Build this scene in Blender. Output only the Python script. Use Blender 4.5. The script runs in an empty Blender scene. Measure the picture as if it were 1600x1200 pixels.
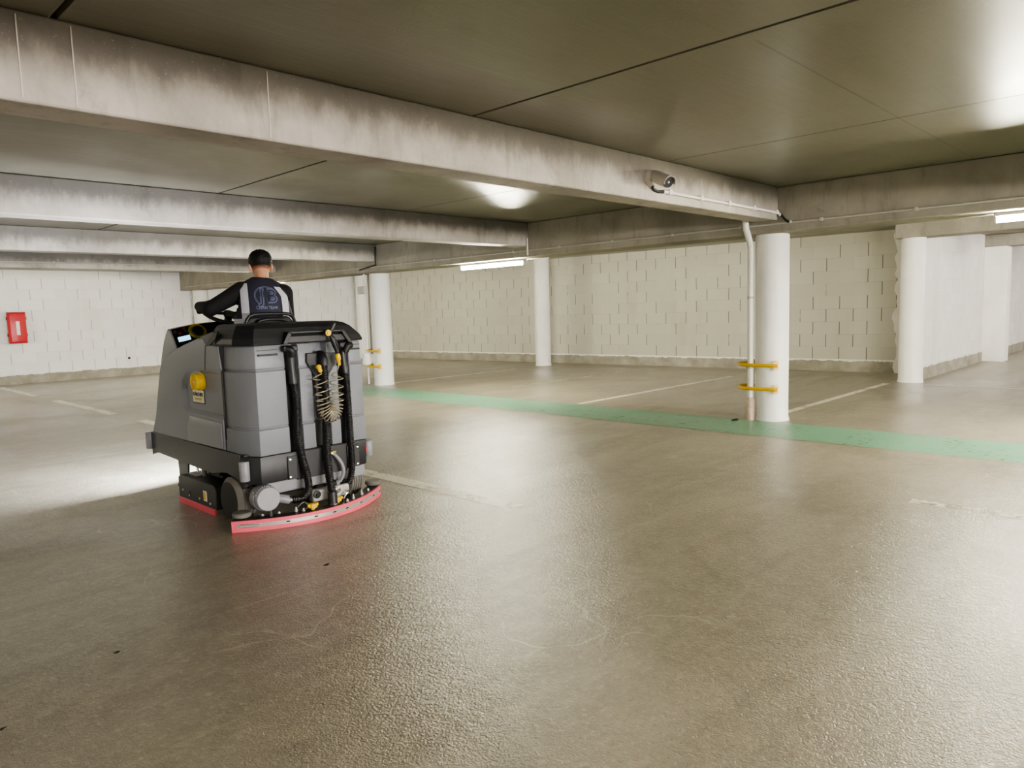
import bpy, bmesh, math, random
from mathutils import Vector, Matrix
random.seed(7)
PI = math.pi
scn = bpy.context.scene
C = scn.collection

# ------------------------------------------------------------------ helpers
def new_obj(name, me, mat=None, parent=None, smooth=None):
    o = bpy.data.objects.new(name, me)
    C.objects.link(o)
    if mat is not None:
        me.materials.clear(); me.materials.append(mat)
    if parent is not None:
        o.parent = parent
    if smooth is not None:
        for p in me.polygons: p.use_smooth = True
        if smooth < 180:
            try: me.set_sharp_from_angle(angle=math.radians(smooth))
            except Exception: pass
    return o

def finish(name, bm, mat=None, parent=None, smooth=None, bevel=0.0, seg=2):
    bmesh.ops.recalc_face_normals(bm, faces=bm.faces[:])
    me = bpy.data.meshes.new(name)
    bm.to_mesh(me); bm.free()
    o = new_obj(name, me, mat, parent, smooth)
    if bevel > 0:
        m = o.modifiers.new('Bevel', 'BEVEL'); m.width = bevel; m.segments = seg
        m.limit_method = 'ANGLE'; m.angle_limit = math.radians(35)
        for p in me.polygons: p.use_smooth = True
        try: me.set_sharp_from_angle(angle=math.radians(50))
        except Exception: pass
        m.harden_normals = False
    return o

def thing(name, label, cat, loc=(0, 0, 0), rz=0.0, group=None):
    o = bpy.data.objects.new(name, None); C.objects.link(o)
    o.empty_display_size = 0.1
    o.location = loc; o.rotation_euler = (0, 0, rz)
    return tag(o, label, cat, group)

def tag(o, label=None, cat=None, group=None, kind=None):
    if label: o['label'] = label
    if cat: o['category'] = cat
    if group: o['group'] = group
    if kind: o['kind'] = kind
    return o

def struct(o):
    o['kind'] = 'structure'; return o

def dup(root, loc, label=None, rz=None):
    r = root.copy(); C.objects.link(r); r.location = loc
    if rz is not None: r.rotation_euler = (0, 0, rz)
    if label: r['label'] = label
    for ch in list(root.children):
        c = ch.copy(); C.objects.link(c); c.parent = r
        for g in list(ch.children):
            d = g.copy(); C.objects.link(d); d.parent = c
    return r

def add_box(bm, x0, x1, y0, y1, z0, z1):
    vs = [bm.verts.new(v) for v in ((x0,y0,z0),(x1,y0,z0),(x1,y1,z0),(x0,y1,z0),(x0,y0,z1),(x1,y0,z1),(x1,y1,z1),(x0,y1,z1))]
    for f in ((0,3,2,1),(4,5,6,7),(0,1,5,4),(1,2,6,5),(2,3,7,6),(3,0,4,7)):
        bm.faces.new([vs[i] for i in f])
    return vs

def box(name, x0, x1, y0, y1, z0, z1, mat, parent=None, bevel=0.0, seg=2):
    bm = bmesh.new(); add_box(bm, x0, x1, y0, y1, z0, z1)
    return finish(name, bm, mat, parent, bevel=bevel, seg=seg)

def add_loft(bm, rings, cap0=True, cap1=True, closed=True):
    R = [[bm.verts.new(v) for v in r] for r in rings]
    n = len(R[0])
    for a, b in zip(R[:-1], R[1:]):
        for i in range(n if closed else n-1):
            j = (i+1) % n
            try: bm.faces.new((a[i], a[j], b[j], b[i]))
            except ValueError: pass
    if cap0: bm.faces.new(R[0][::-1])
    if cap1: bm.faces.new(R[-1])
    return R

def add_prism(bm, poly, axis, a0, a1):
    def v(p, a):
        if axis == 'x': return (a, p[0], p[1])
        if axis == 'y': return (p[0], a, p[1])
        return (p[0], p[1], a)
    add_loft(bm, [[v(p, a0) for p in poly], [v(p, a1) for p in poly]])

def prism(name, poly, axis, a0, a1, mat, parent=None, bevel=0.0, seg=2):
    bm = bmesh.new(); add_prism(bm, poly, axis, a0, a1)
    return finish(name, bm, mat, parent, bevel=bevel, seg=seg)

def frames(pts):
    pts = [Vector(p) for p in pts]
    T = []
    for i in range(len(pts)):
        a = pts[max(i-1, 0)]; b = pts[min(i+1, len(pts)-1)]
        t = (b-a); T.append(t.normalized() if t.length > 1e-9 else Vector((0,0,1)))
    n = Vector((0,0,1)) if abs(T[0].z) < .9 else Vector((1,0,0))
    n = (n - T[0]*n.dot(T[0])).normalized()
    out = []
    for t in T:
        n = (n - t*n.dot(t))
        n = n.normalized() if n.length > 1e-6 else t.orthogonal().normalized()
        out.append((n.copy(), t.cross(n).normalized()))
    return pts, out

def add_tube(bm, pts, r, seg=12, cap=True, closed=False):
    pts, fr = frames(pts)
    rr = r if isinstance(r, (list, tuple)) else [r]*len(pts)
    rings = []
    for p, (n, b), q in zip(pts, fr, rr):
        rings.append([p + (n*math.cos(2*PI*i/seg) + b*math.sin(2*PI*i/seg))*q for i in range(seg)])
    if closed:
        rings.append(rings[0])
        R = [[bm.verts.new(v) for v in rg] for rg in rings[:-1]]
        R.append(R[0])
        # find best twist match
        for a, bq in zip(R[:-1], R[1:]):
            off = min(range(seg), key=lambda k: (a[0].co-bq[k].co).length) if bq is R[0] else 0
            for i in range(seg):
                j = (i+1) % seg
                bm.faces.new((a[i], a[j], bq[(j+off) % seg], bq[(i+off) % seg]))
    else:
        add_loft(bm, rings, cap, cap)

def tube(name, pts, r, mat, parent=None, seg=12, closed=False, smooth=50):
    bm = bmesh.new(); add_tube(bm, pts, r, seg, True, closed)
    return finish(name, bm, mat, parent, smooth=smooth)

def add_lathe(bm, prof, origin, axis, seg=24, cap=True):
    """prof = [(distance along axis, radius)]"""
    ax = Vector(axis).normalized(); n = ax.orthogonal().normalized(); b = ax.cross(n); o = Vector(origin)
    rings = [[o + ax*d + (n*math.cos(2*PI*i/seg)+b*math.sin(2*PI*i/seg))*max(r, 1e-4) for i in range(seg)] for d, r in prof]
    add_loft(bm, rings, cap, cap)

def lathe(name, prof, origin, axis, mat, parent=None, seg=24, smooth=40):
    bm = bmesh.new(); add_lathe(bm, prof, origin, axis, seg)
    return finish(name, bm, mat, parent, smooth=smooth)

def spline(P, n=12):
    P = [Vector(p) for p in P]
    out = []
    for i in range(len(P)-1):
        p0 = P[max(i-1,0)]; p1 = P[i]; p2 = P[i+1]; p3 = P[min(i+2,len(P)-1)]
        for k in range(n):
            t = k/n
            out.append(0.5*((2*p1)+(p2-p0)*t+(2*p0-5*p1+4*p2-p3)*t*t+(3*p1-p0-3*p2+p3)*t**3))
    out.append(P[-1]); return out

def resample(pts, step):
    out = [pts[0].copy()]; acc = 0.0
    for a, b in zip(pts[:-1], pts[1:]):
        L = (b-a).length
        while acc + L >= step and L > 1e-9:
            t = (step-acc)/L
            a = a + (b-a)*t; L = (b-a).length; out.append(a.copy()); acc = 0.0
        acc += L
    return out

def corrugated(name, P, r, mat, parent, amp=0.0025, pitch=0.013, seg=14):
    pts = resample(spline(P), pitch/4)
    rr = [r + amp*(1 if (i % 4) in (0, 1) else -1) for i in range(len(pts))]
    return tube(name, pts, rr, mat, parent, seg=seg, smooth=60)

def add_ball(bm, c, rx, ry, rz, rot=None, u=16, v=10):
    M = Matrix.Translation(c) @ (rot.to_4x4() if rot else Matrix.Identity(4)) @ Matrix.Diagonal((rx, ry, rz, 1))
    bmesh.ops.create_uvsphere(bm, u_segments=u, v_segments=v, radius=1, matrix=M)

def baked(ob):
    dg = bpy.context.evaluated_depsgraph_get(); dg.update()
    me = bpy.data.meshes.new_from_object(ob.evaluated_get(dg))
    bpy.data.objects.remove(ob, do_unlink=True)
    return me

def skin_mesh(nodes, edges, root=None):
    """overlapping tapered limbs, fused afterwards into one skin by remeshed()"""
    bm = bmesh.new()
    rad = {n: (r if isinstance(r, tuple) else (r, r)) for n, (p, r) in nodes.items()}
    for n, (p, r) in nodes.items():
        rx, ry = rad[n]; add_ball(bm, Vector(p), rx, ry, min(rx, ry), u=20, v=12)
    for a, b in edges:
        pa, pb = Vector(nodes[a][0]), Vector(nodes[b][0]); t = (pb-pa)
        if t.length < 1e-6: continue
        t.normalize()
        e1 = Vector((1, 0, 0)) - t*t.x
        e1 = e1.normalized() if e1.length > .3 else t.orthogonal().normalized()
        e2 = t.cross(e1)
        rings = []
        for k in range(5):
            q = k/4; c = pa.lerp(pb, q); rx = rad[a][0]*(1-q)+rad[b][0]*q; ry = rad[a][1]*(1-q)+rad[b][1]*q
            rings.append([c + e1*math.cos(2*PI*i/20)*rx + e2*math.sin(2*PI*i/20)*ry for i in range(20)])
        add_loft(bm, rings)
    bmesh.ops.recalc_face_normals(bm, faces=bm.faces[:])
    me = bpy.data.meshes.new('tmp'); bm.to_mesh(me); bm.free()
    return me

def remeshed(bm, voxel, smooth=4):
    bmesh.ops.recalc_face_normals(bm, faces=bm.faces[:])
    me = bpy.data.meshes.new('tmp'); bm.to_mesh(me); bm.free()
    ob = bpy.data.objects.new('tmp', me); C.objects.link(ob)
    r = ob.modifiers.new('r', 'REMESH'); r.mode = 'VOXEL'; r.voxel_size = voxel
    s = ob.modifiers.new('s', 'SMOOTH'); s.factor = .5; s.iterations = smooth
    return baked(ob)

def text_bm(txt, size, extrude=0.0, offset=0.0, res=3):
    cu = bpy.data.curves.new('t', 'FONT'); cu.body = txt; cu.size = size; cu.extrude = extrude
    cu.align_x = 'CENTER'; cu.align_y = 'CENTER'; cu.resolution_u = res; cu.offset = offset
    ob = bpy.data.objects.new('t', cu); C.objects.link(ob)
    me = baked(ob)
    bm = bmesh.new(); bm.from_mesh(me); bpy.data.meshes.remove(me)
    return bm

# ------------------------------------------------------------------ materials
def lin(r, g, b):
    f = lambda c: (c/255/12.92) if c/255 <= .04045 else ((c/255+.055)/1.055)**2.4
    return (f(r), f(g), f(b), 1)

class NT:
    def __init__(s, name):
        s.m = bpy.data.materials.new(name); s.m.use_nodes = True
        s.t = s.m.node_tree; s.t.nodes.clear()
        s.out = s.n('ShaderNodeOutputMaterial'); s.bs = s.n('ShaderNodeBsdfPrincipled')
        s.l(s.bs.outputs[0], s.out.inputs[0])
    def n(s, typ, **kw):
        x = s.t.nodes.new(typ)
        for k, v in kw.items():
            if hasattr(x, k): setattr(x, k, v)
            else: x.inputs[k].default_value = v
        return x
    def l(s, a, b): s.t.links.new(a, b)
    def coord(s, kind='Object'): return s.n('ShaderNodeTexCoord').outputs[kind]
    def mapping(s, v, scale=(1,1,1), loc=(0,0,0), rot=(0,0,0)):
        m = s.n('ShaderNodeMapping'); m.inputs['Scale'].default_value = scale; m.inputs['Location'].default_value = loc; m.inputs['Rotation'].default_value = rot
        s.l(v, m.inputs[0]); return m.outputs[0]
    def noise(s, v, scale, detail=4, rough=.55, dist=0.0):
        x = s.n('ShaderNodeTexNoise'); x.inputs['Scale'].default_value = scale; x.inputs['Detail'].default_value = detail
        x.inputs['Roughness'].default_value = rough; x.inputs['Distortion'].default_value = dist
        s.l(v, x.inputs['Vector']); return x.outputs['Fac']
    def math(s, op, a, b=None, c=None, clamp=False):
        x = s.n('ShaderNodeMath'); x.operation = op; x.use_clamp = clamp
        for i, q in enumerate((a, b, c)):
            if q is None: continue
            if isinstance(q, (int, float)): x.inputs[i].default_value = q
            else: s.l(q, x.inputs[i])
        return x.outputs[0]
    def ramp(s, f, lo, hi, a=0.0, b=1.0):
        x = s.n('ShaderNodeMapRange'); x.interpolation_type = 'SMOOTHSTEP'
        x.inputs['From Min'].default_value = lo; x.inputs['From Max'].default_value = hi
        x.inputs['To Min'].default_value = a; x.inputs['To Max'].default_value = b
        s.l(f, x.inputs['Value']); return x.outputs['Result']
    def mix(s, f, a, b):
        x = s.n('ShaderNodeMix'); x.data_type = 'RGBA'
        if isinstance(f, (int, float)): x.inputs[0].default_value = f
        else: s.l(f, x.inputs[0])
        for q, i in ((a, 6), (b, 7)):
            if isinstance(q, tuple): x.inputs[i].default_value = q
            else: s.l(q, x.inputs[i])
        return x.outputs[2]
    def sep(s, v):
        x = s.n('ShaderNodeSeparateXYZ'); s.l(v, x.inputs[0]); return x.outputs
    def base(s, c):
        if isinstance(c, tuple): s.bs.inputs['Base Color'].default_value = c
        else: s.l(c, s.bs.inputs['Base Color'])
    def set(s, rough=None, metal=None, spec=None):
        for k, v in (('Roughness', rough), ('Metallic', metal), ('Specular IOR Level', spec)):
            if v is None: continue
            if isinstance(v, (int, float)): s.bs.inputs[k].default_value = v
            else: s.l(v, s.bs.inputs[k])
    def bump(s, h, strength=.3, dist=.01, prev=None):
        b = s.n('ShaderNodeBump'); b.inputs['Strength'].default_value = strength; b.inputs['Distance'].default_value = dist
        s.l(h, b.inputs['Height'])
        if prev is not None: s.l(prev, b.inputs['Normal'])
        s.l(b.outputs[0], s.bs.inputs['Normal']); return b.outputs[0]

def plain(name, col, rough=.5, metal=0.0, spec=.5, var=.06, vscale=25, bump=0.0, bscale=200):
    t = NT(name); v = t.coord()
    n = t.noise(v, vscale, 3)
    c2 = tuple(min(1, x*(1-var*2.2)) for x in col[:3]) + (1,)
    c1 = tuple(min(1, x*(1+var)) for x in col[:3]) + (1,)
    t.base(t.mix(n, c2, c1)); t.set(rough, metal, spec)
    if bump: t.bump(t.noise(v, bscale, 2), bump, .002)
    return t.m

def emit(name, col, strength):
    t = NT(name); t.base((.8,.8,.8,1))
    t.bs.inputs['Emission Color'].default_value = col; t.bs.inputs['Emission Strength'].default_value = strength
    v = t.noise(t.coord(), 2, 1)
    t.set(t.ramp(v, 0, 1, .4, .5))
    return t.m

def floor_nodes(t, v):
    """height and roughness shared by the concrete and the paint on it"""
    patch = t.noise(v, .55, 5, .6, .4)
    streak = t.noise(t.mapping(v, (.35, 2.2, 1), rot=(0,0,.35)), 1.0, 4, .6, .6)
    grain = t.noise(v, 115, 2, .55, .3)
    pits = t.noise(v, 38, 4, .6, .6)
    h = t.math('ADD', t.math('MULTIPLY', grain, .55), t.math('MULTIPLY', pits, .8))
    rough = t.math('MINIMUM', t.math('MAXIMUM', t.math('MULTIPLY_ADD', patch, .42, t.math('MULTIPLY_ADD', streak, .10, .07)), .285), .5)
    return patch, streak, grain, pits, h, rough

FR0, FR1 = .22, .36
FLOOR_BUMP = .6
def m_floor():
    t = NT('wet_garage_concrete'); v = t.coord()
    patch, streak, grain, pits, h, rough = floor_nodes(t, v)
    c = t.mix(t.ramp(patch, .3, .72), lin(121, 114, 99), lin(147, 140, 123))
    c = t.mix(t.ramp(streak, .42, .72, 0, .7), c, lin(108, 101, 86))
    fine = t.noise(v, 9, 6, .7)
    c = t.mix(t.ramp(fine, .38, .7, 0, .5), c, lin(160, 151, 130))
    c = t.mix(t.ramp(grain, .5, .75, 0, .35), c, lin(172, 163, 142))
    stain = t.noise(t.mapping(v, (1, 1, 1), (3.1, 8.7, 0)), .9, 5, .6, .2)
    c = t.mix(t.ramp(stain, .55, .75, 0, .30), c, lin(112, 104, 88))
    # tyre arcs left by turning cars and fine scratches
    s = t.sep(v)
    for cx, cy, r, w, a in ((4.3, 1.2, 1.15, .07, .25), (4.3, 1.2, 1.45, .04, .16), (3.0, 1.9, 1.9, .08, .16), (6.2, 3.2, 1.3, .07, .2), (1.2, 5.0, .55, .04, .2)):
        d = t.math('SQRT', t.math('ADD', t.math('POWER', t.math('SUBTRACT', s[0], cx), 2), t.math('POWER', t.math('SUBTRACT', s[1], cy), 2)))
        d = t.math('ABSOLUTE', t.math('SUBTRACT', d, r))
        f = t.math('MULTIPLY', t.ramp(d, 0, w, a, 0), t.ramp(t.noise(v, .7, 3), .35, .65))
        c = t.mix(f, c, lin(84, 77, 63))
    vo = t.n('ShaderNodeTexVoronoi'); vo.feature = 'DISTANCE_TO_EDGE'; vo.inputs['Scale'].default_value = 1.1
    warp = t.n('ShaderNodeVectorMath'); warp.operation = 'ADD'
    nz = t.n('ShaderNodeTexNoise'); nz.inputs['Scale'].default_value = 1.5; t.l(v, nz.inputs['Vector'])
    t.l(v, warp.inputs[0]); t.l(nz.outputs['Color'], warp.inputs[1]); t.l(warp.outputs[0], vo.inputs['Vector'])
    f = t.math('MULTIPLY', t.ramp(vo.outputs['Distance'], .0, .010, .5, 0), t.ramp(t.noise(v, .8, 2), .48, .6))
    c = t.mix(f, c, lin(186, 177, 156))
    for ang, sc, lo in ((.5, 5.0, .62), (-.7, 6.5, .64), (1.3, 5.5, .63)):      # thin straight scuffs
        q = t.noise(t.mapping(v, (.45, sc*5, 1), rot=(0, 0, ang)), 1.0, 2, .5, .15)
        f = t.math('MULTIPLY', t.ramp(q, lo+.06, lo+.12, 0, .4), t.ramp(t.noise(v, .9, 2), .45, .6))
        c = t.mix(f, c, lin(176, 168, 149))
    sp = t.noise(v, 38, 4, .75)
    c = t.mix(t.ramp(sp, .52, .72, 0, .45), c, lin(192, 184, 164))
    c = t.mix(t.ramp(sp, .30, .46, .40, 0), c, lin(84, 77, 63))
    t.base(c); t.set(rough, 0, .6)
    nb = t.bump(h, FLOOR_BUMP, .010)
    t.l(t.ramp(patch, .30, .62, .9, .3), t.bs.inputs['Coat Weight']); t.bs.inputs['Coat Roughness'].default_value = .15; t.bs.inputs['Coat IOR'].default_value = 1.4
    t.l(nb, t.bs.inputs['Coat Normal'])
    return t.m

def m_paint(name, col, wear_lo, wear_hi, dark=.85):
    t = NT(name); v = t.coord()
    patch, streak, grain, pits, h, rough = floor_nodes(t, v)
    c2 = tuple(x*dark for x in col[:3]) + (1,)
    t.base(t.mix(t.ramp(patch, .35, .65), c2, col)); t.set(rough, 0, .5); t.bump(h, FLOOR_BUMP*.7, .012)
    w = t.math('ADD', t.math('MULTIPLY', t.noise(v, 14, 6, .75), .7), t.math('MULTIPLY', t.noise(v, 2.2, 3), .3))
    tr = t.n('ShaderNodeBsdfTransparent'); mx = t.n('ShaderNodeMixShader')
    t.l(t.ramp(w, wear_lo, wear_hi), mx.inputs[0]); t.l(tr.outputs[0], mx.inputs[1]); t.l(t.bs.outputs[0], mx.inputs[2])
    t.l(mx.outputs[0], t.out.inputs[0])
    return t.m

def m_blocks(name, axis, white=(226, 224, 218), base_h=None, joint=.55):
    """painted 50 x 25 cm concrete blocks; axis = world axis the wall runs along"""
    t = NT(name); v = t.coord(); s = t.sep(v)
    u = s[0] if axis == 'x' else s[1]; z = s[2]
    wob = t.noise(v, 3, 2)
    u2 = t.math('ADD', u, t.math('MULTIPLY', wob, .012))
    zz = t.math('DIVIDE', t.math('ADD', z, .02), .25)
    row = t.math('FLOOR', zz)
    off = t.math('MULTIPLY', t.math('MODULO', t.math('ADD', row, 40), 2), .5)
    uu = t.math('ADD', t.math('DIVIDE', u2, .505), t.math('ADD', off, 40))
    cell = t.math('FLOOR', uu)
    fu = t.math('FRACT', uu); fz = t.math('FRACT', zz)
    du = t.math('MINIMUM', fu, t.math('SUBTRACT', 1, fu)); dz = t.math('MINIMUM', fz, t.math('SUBTRACT', 1, fz))
    cb = t.n('ShaderNodeCombineXYZ'); t.l(t.math('FLOOR', t.math('ADD', uu, .5)), cb.inputs[0]); t.l(row, cb.inputs[1])
    wn = t.n('ShaderNodeTexWhiteNoise'); wn.noise_dimensions = '2D'; t.l(cb.outputs[0], wn.inputs['Vector'])
    r1 = wn.outputs['Value']
    cb2 = t.n('ShaderNodeCombineXYZ'); t.l(cell, cb2.inputs[0]); t.l(t.math('FLOOR', t.math('ADD', zz, .5)), cb2.inputs[1])
    wn2 = t.n('ShaderNodeTexWhiteNoise'); wn2.noise_dimensions = '2D'; t.l(cb2.outputs[0], wn2.inputs['Vector'])
    n1 = t.noise(v, 9, 3)
    jv = t.math('MULTIPLY', t.ramp(du, .008, .02, 1, 0), t.ramp(t.math('ADD', r1, t.math('MULTIPLY', n1, .5)), .40, .62))
    jh = t.math('MULTIPLY', t.ramp(dz, .008, .03, 1, 0), t.ramp(t.math('ADD', wn2.outputs['Value'], t.math('MULTIPLY', n1, .8)), .95, 1.25))
    cb3 = t.n('ShaderNodeCombineXYZ'); t.l(cell, cb3.inputs[0]); t.l(row, cb3.inputs[1])
    wn3 = t.n('ShaderNodeTexWhiteNoise'); wn3.noise_dimensions = '2D'; t.l(cb3.outputs[0], wn3.inputs['Vector'])
    wr = white; dk = tuple(int(x*.975) for x in white)
    c = t.mix(wn3.outputs['Value'], lin(*dk), lin(*wr))
    drt = t.noise(t.mapping(v, (1.2, 1.2, .35)), 1.2, 5, .6)
    c = t.mix(t.ramp(drt, .5, .8, 0, .35), c, lin(int(white[0]*.8), int(white[1]*.78), int(white[2]*.72)))
    c = t.mix(t.math('MULTIPLY', jv, joint), c, lin(70, 66, 58))
    c = t.mix(t.math('MULTIPLY', jh, joint*.3), c, lin(96, 92, 82))
    if base_h:
        edge = t.math('ADD', t.math('MULTIPLY', t.noise(t.mapping(v, (5, 5, .6)), 2.0, 4, .7), .12), base_h-.06)
        c = t.mix(t.ramp(t.math('SUBTRACT', z, edge), -.006, .006, 1, 0), c, lin(132, 127, 114))
    t.base(c); t.set(.62, 0, .35)
    soft = t.math('MAXIMUM', t.math('MULTIPLY', t.ramp(du, 0, .03, 1, 0), .8), t.math('MULTIPLY', t.ramp(dz, 0, .06, 1, 0), .7))
    hh = t.math('SUBTRACT', t.math('ADD', t.math('MULTIPLY', t.noise(v, 40, 3), .15), t.math('MULTIPLY', wn3.outputs['Value'], .5)), soft)
    t.bump(hh, .35, .008)
    return t.m

def m_concrete(name, c_lo, c_hi, streak=.5, blotch=.4, rough=.7, wavy=0.0, stretch=(1.5, 1.5, .3), shade_stain=0.0, line=False):
    t = NT(name); v = t.coord()
    a = t.noise(v, 1.1, 6, .62, .3); b = t.noise(t.mapping(v, stretch), 6, 5, .65)
    c = t.mix(t.ramp(a, .3, .7), lin(*c_lo), lin(*c_hi))
    c = t.mix(t.ramp(b, .5, .8, 0, streak), c, lin(*[int(x*.72) for x in c_lo]))
    d = t.noise(t.mapping(v, (1, 1, 1), (5, 2, 1)), 3.2, 5, .7, .3)
    c = t.mix(t.ramp(d, .58, .78, 0, blotch), c, lin(*[int(x*.6) for x in c_lo]))
    if shade_stain:     # shadow band painted into the beam top, broken up by stain blotches
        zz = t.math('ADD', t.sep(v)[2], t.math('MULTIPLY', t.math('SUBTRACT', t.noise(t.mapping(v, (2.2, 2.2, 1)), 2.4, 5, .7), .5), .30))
        c = t.mix(t.ramp(zz, 2.42, 2.60, 0, shade_stain), c, lin(*[int(x*.62) for x in c_lo]))
    if line:
        sx = t.sep(v)
        ff = t.math('MULTIPLY', t.ramp(t.math('ABSOLUTE', t.math('SUBTRACT', sx[1], 1.68)), .002, .012, .5, 0), t.ramp(sx[0], 3.45, 3.6))
        c = t.mix(ff, c, lin(70, 66, 56))
    f = t.noise(v, 60, 3, .7)
    c = t.mix(t.ramp(f, .6, .75, 0, .3), c, lin(*[min(255, int(x*1.12)) for x in c_hi]))
    h = t.math('ADD', t.math('MULTIPLY', f, .3), t.math('MULTIPLY', a, .6))
    if wavy:
        w = t.noise(t.mapping(v, (.5, 5, 1)), 3.0, 3, .6, .5)
        h = t.math('ADD', h, t.math('MULTIPLY', w, wavy))
        t.set(t.ramp(a, .3, .7, rough-.06, rough+.06), 0, .5)
    else:
        t.set(rough, 0, .35)
    t.base(c); t.bump(h, .3, .01)
    return t.m

M = {}
M['floor'] = m_floor()
M['white_line'] = m_paint('worn_white_floor_paint', lin(228, 221, 202), .33, .50)
M['faint_line'] = m_paint('faded_white_floor_paint', lin(205, 197, 176), .40, .56)
M['green'] = m_paint('worn_green_floor_paint', lin(104, 150, 122), .30, .46)
M['wall_far'] = m_blocks('white_block_wall_far', 'x', (232, 231, 228), joint=.5)
M['wall_right'] = m_blocks('cream_block_wall_right', 'y', (188, 185, 172), joint=.8)
M['wall_side'] = m_blocks('white_block_wall_side', 'x', (228, 226, 222), joint=.3)
M['upstand'] = None
M['beam'] = m_concrete('precast_beam_concrete', (150, 143, 133), (186, 178, 168), .5, .45, shade_stain=.75)
M['girder'] = m_concrete('girder_concrete', (136, 131, 119), (162, 156, 143), .5, .45)
M['ceiling'] = m_concrete('smooth_ceiling_concrete', (116, 112, 99), (128, 124, 110), .12, .18, .34, wavy=.8, stretch=(.6, 3, 1), line=True)
M['column'] = m_concrete('painted_column_white', (226, 224, 218), (238, 236, 230), .08, .06, .5)
M['seam'] = plain('pale_mortar_seam', lin(206, 199, 190), .8)
M['dark_gap'] = plain('dark_joint_filler', lin(48, 44, 37), .9)
M['white_pipe'] = plain('white_plastic_pipe', lin(222, 218, 208), .35)
M['conduit'] = plain('grey_plastic_conduit', lin(176, 170, 158), .4)
M['conduit_w'] = plain('white_plastic_conduit', lin(225, 218, 212), .4)
M['yellow'] = plain('yellow_enamel_steel', lin(222, 178, 30), .38)
M['steel'] = plain('galvanised_steel', lin(190, 187, 182), .35, .55)
M['chrome'] = plain('bright_chrome', lin(225, 225, 225), .16, 1.0)
M['rust'] = plain('rusty_pipe_sleeve', lin(205, 180, 160), .7, var=.25, vscale=30)
M['red_plastic'] = plain('red_plastic', lin(190, 22, 36), .35)
M['dark_red'] = plain('dark_red_plastic', lin(112, 14, 22), .45)
M['paper'] = plain('white_paper_label', lin(235, 232, 226), .6)
M['black_gloss'] = plain('black_glossy_plastic', lin(12, 12, 12), .12)
M['grey_pl'] = plain('grey_plastic_housing', lin(188, 183, 172), .4)
M['rubber_gray'] = plain('grey_rubber', lin(118, 116, 108), .65, bump=.2)
# machine
M['tank'] = plain('mid_grey_moulded_plastic', lin(124, 126, 131), .42, var=.03, bump=.12, bscale=350)
M['lid'] = plain('black_moulded_plastic', lin(34, 34, 36), .42, var=.05, bump=.15, bscale=350)
M['frame'] = plain('anthracite_steel', lin(50, 50, 52), .45, var=.05)
M['black'] = plain('black_rubber', lin(20, 20, 21), .5)
M['hose'] = plain('black_corrugated_hose', lin(22, 22, 23), .32)
M['lt_grey'] = plain('light_grey_plastic', lin(140, 140, 144), .4)
M['pink_red'] = plain('pinkish_red_polyurethane', lin(232, 98, 116), .35)
M['ypl'] = plain('yellow_plastic', lin(232, 192, 38), .35)
M['coil'] = plain('clear_brownish_coil_hose', lin(150, 142, 118), .22)
M['screen'] = emit('lit_lcd_screen', lin(150, 215, 245), 1.6)
M['headlamp'] = emit('lit_headlamp', lin(225, 235, 255), 6)
M['tyre'] = plain('grey_solid_tyre', lin(112, 109, 102), .7, bump=.2)
M['badge'] = plain('cream_badge', lin(226, 218, 186), .5)
M['ink'] = plain('black_ink', lin(22, 22, 22), .6)
M['ink_y'] = plain('yellow_ink', lin(196, 178, 96), .6)
M['rim_dark'] = plain('black_wheel_hub', lin(24, 24, 24), .5)
# person
M['skin'] = plain('warm_skin', lin(196, 146, 118), .5, var=.05)
M['sweater'] = plain('black_knit', lin(12, 12, 14), .85, bump=.3, bscale=180)
M['vest'] = plain('navy_vest_fabric', lin(44, 44, 60), .75, var=.15, vscale=12, bump=.2, bscale=150)
M['reflect'] = plain('silver_reflective_tape', lin(196, 196, 205), .4)
M['print_blue'] = plain('pale_blue_print', lin(112, 118, 150), .6)
M['trouser'] = plain('black_trousers', lin(18, 18, 22), .8)
M['shoe'] = plain('black_leather', lin(16, 15, 15), .4)
M['glove'] = plain('black_glove', lin(14, 14, 15), .6)
M['eye'] = plain('eye_white', lin(220, 215, 208), .2)

def m_hair():
    t = NT('black_short_hair'); v = t.coord(); z = t.sep(v)[2]
    n = t.noise(t.mapping(v, (1, 1, .4)), 160, 3)
    c = t.mix(n, lin(9, 8, 8), lin(26, 23, 21))
    f = t.math('ADD', z, t.math('MULTIPLY', t.math('SUBTRACT', t.noise(v, 90, 2), .5), .03))
    c = t.mix(t.ramp(f, .085, .118, 1, 0), c, lin(150, 108, 88))
    t.base(c); t.set(.6, 0, .3); t.bump(n, .6, .004)
    return t.m
M['hair'] = m_hair()

def m_upstand(name, hgt):
    t = NT(name); v = t.coord(); z = t.sep(v)[2]
    a = t.noise(v, 2.5, 5, .6)
    c = t.mix(t.ramp(a, .3, .7), lin(136, 131, 117), lin(166, 161, 147))
    edge = t.math('ADD', t.math('MULTIPLY', t.noise(t.mapping(v, (3, 3, .5)), 1.6, 4, .75), .12), hgt-.09)
    c = t.mix(t.ramp(t.math('SUBTRACT', z, edge), -.004, .004), c, lin(222, 220, 212))
    t.base(c); t.set(.7, 0, .3); t.bump(t.noise(v, 30, 4), .4, .006)
    return t.m
M['upstand'] = m_upstand('concrete_upstand_with_paint_drips', .24)

# ------------------------------------------------------------------ setting
CEIL = 2.68
GB = 2.185          # girder underside
GX0, GX1 = 8.05, 8.55
FARY = 20.3

bm = bmesh.new(); add_box(bm, -8, 24, -14, FARY, -.2, 0)
struct(finish('floor', bm, M['floor']))

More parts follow.
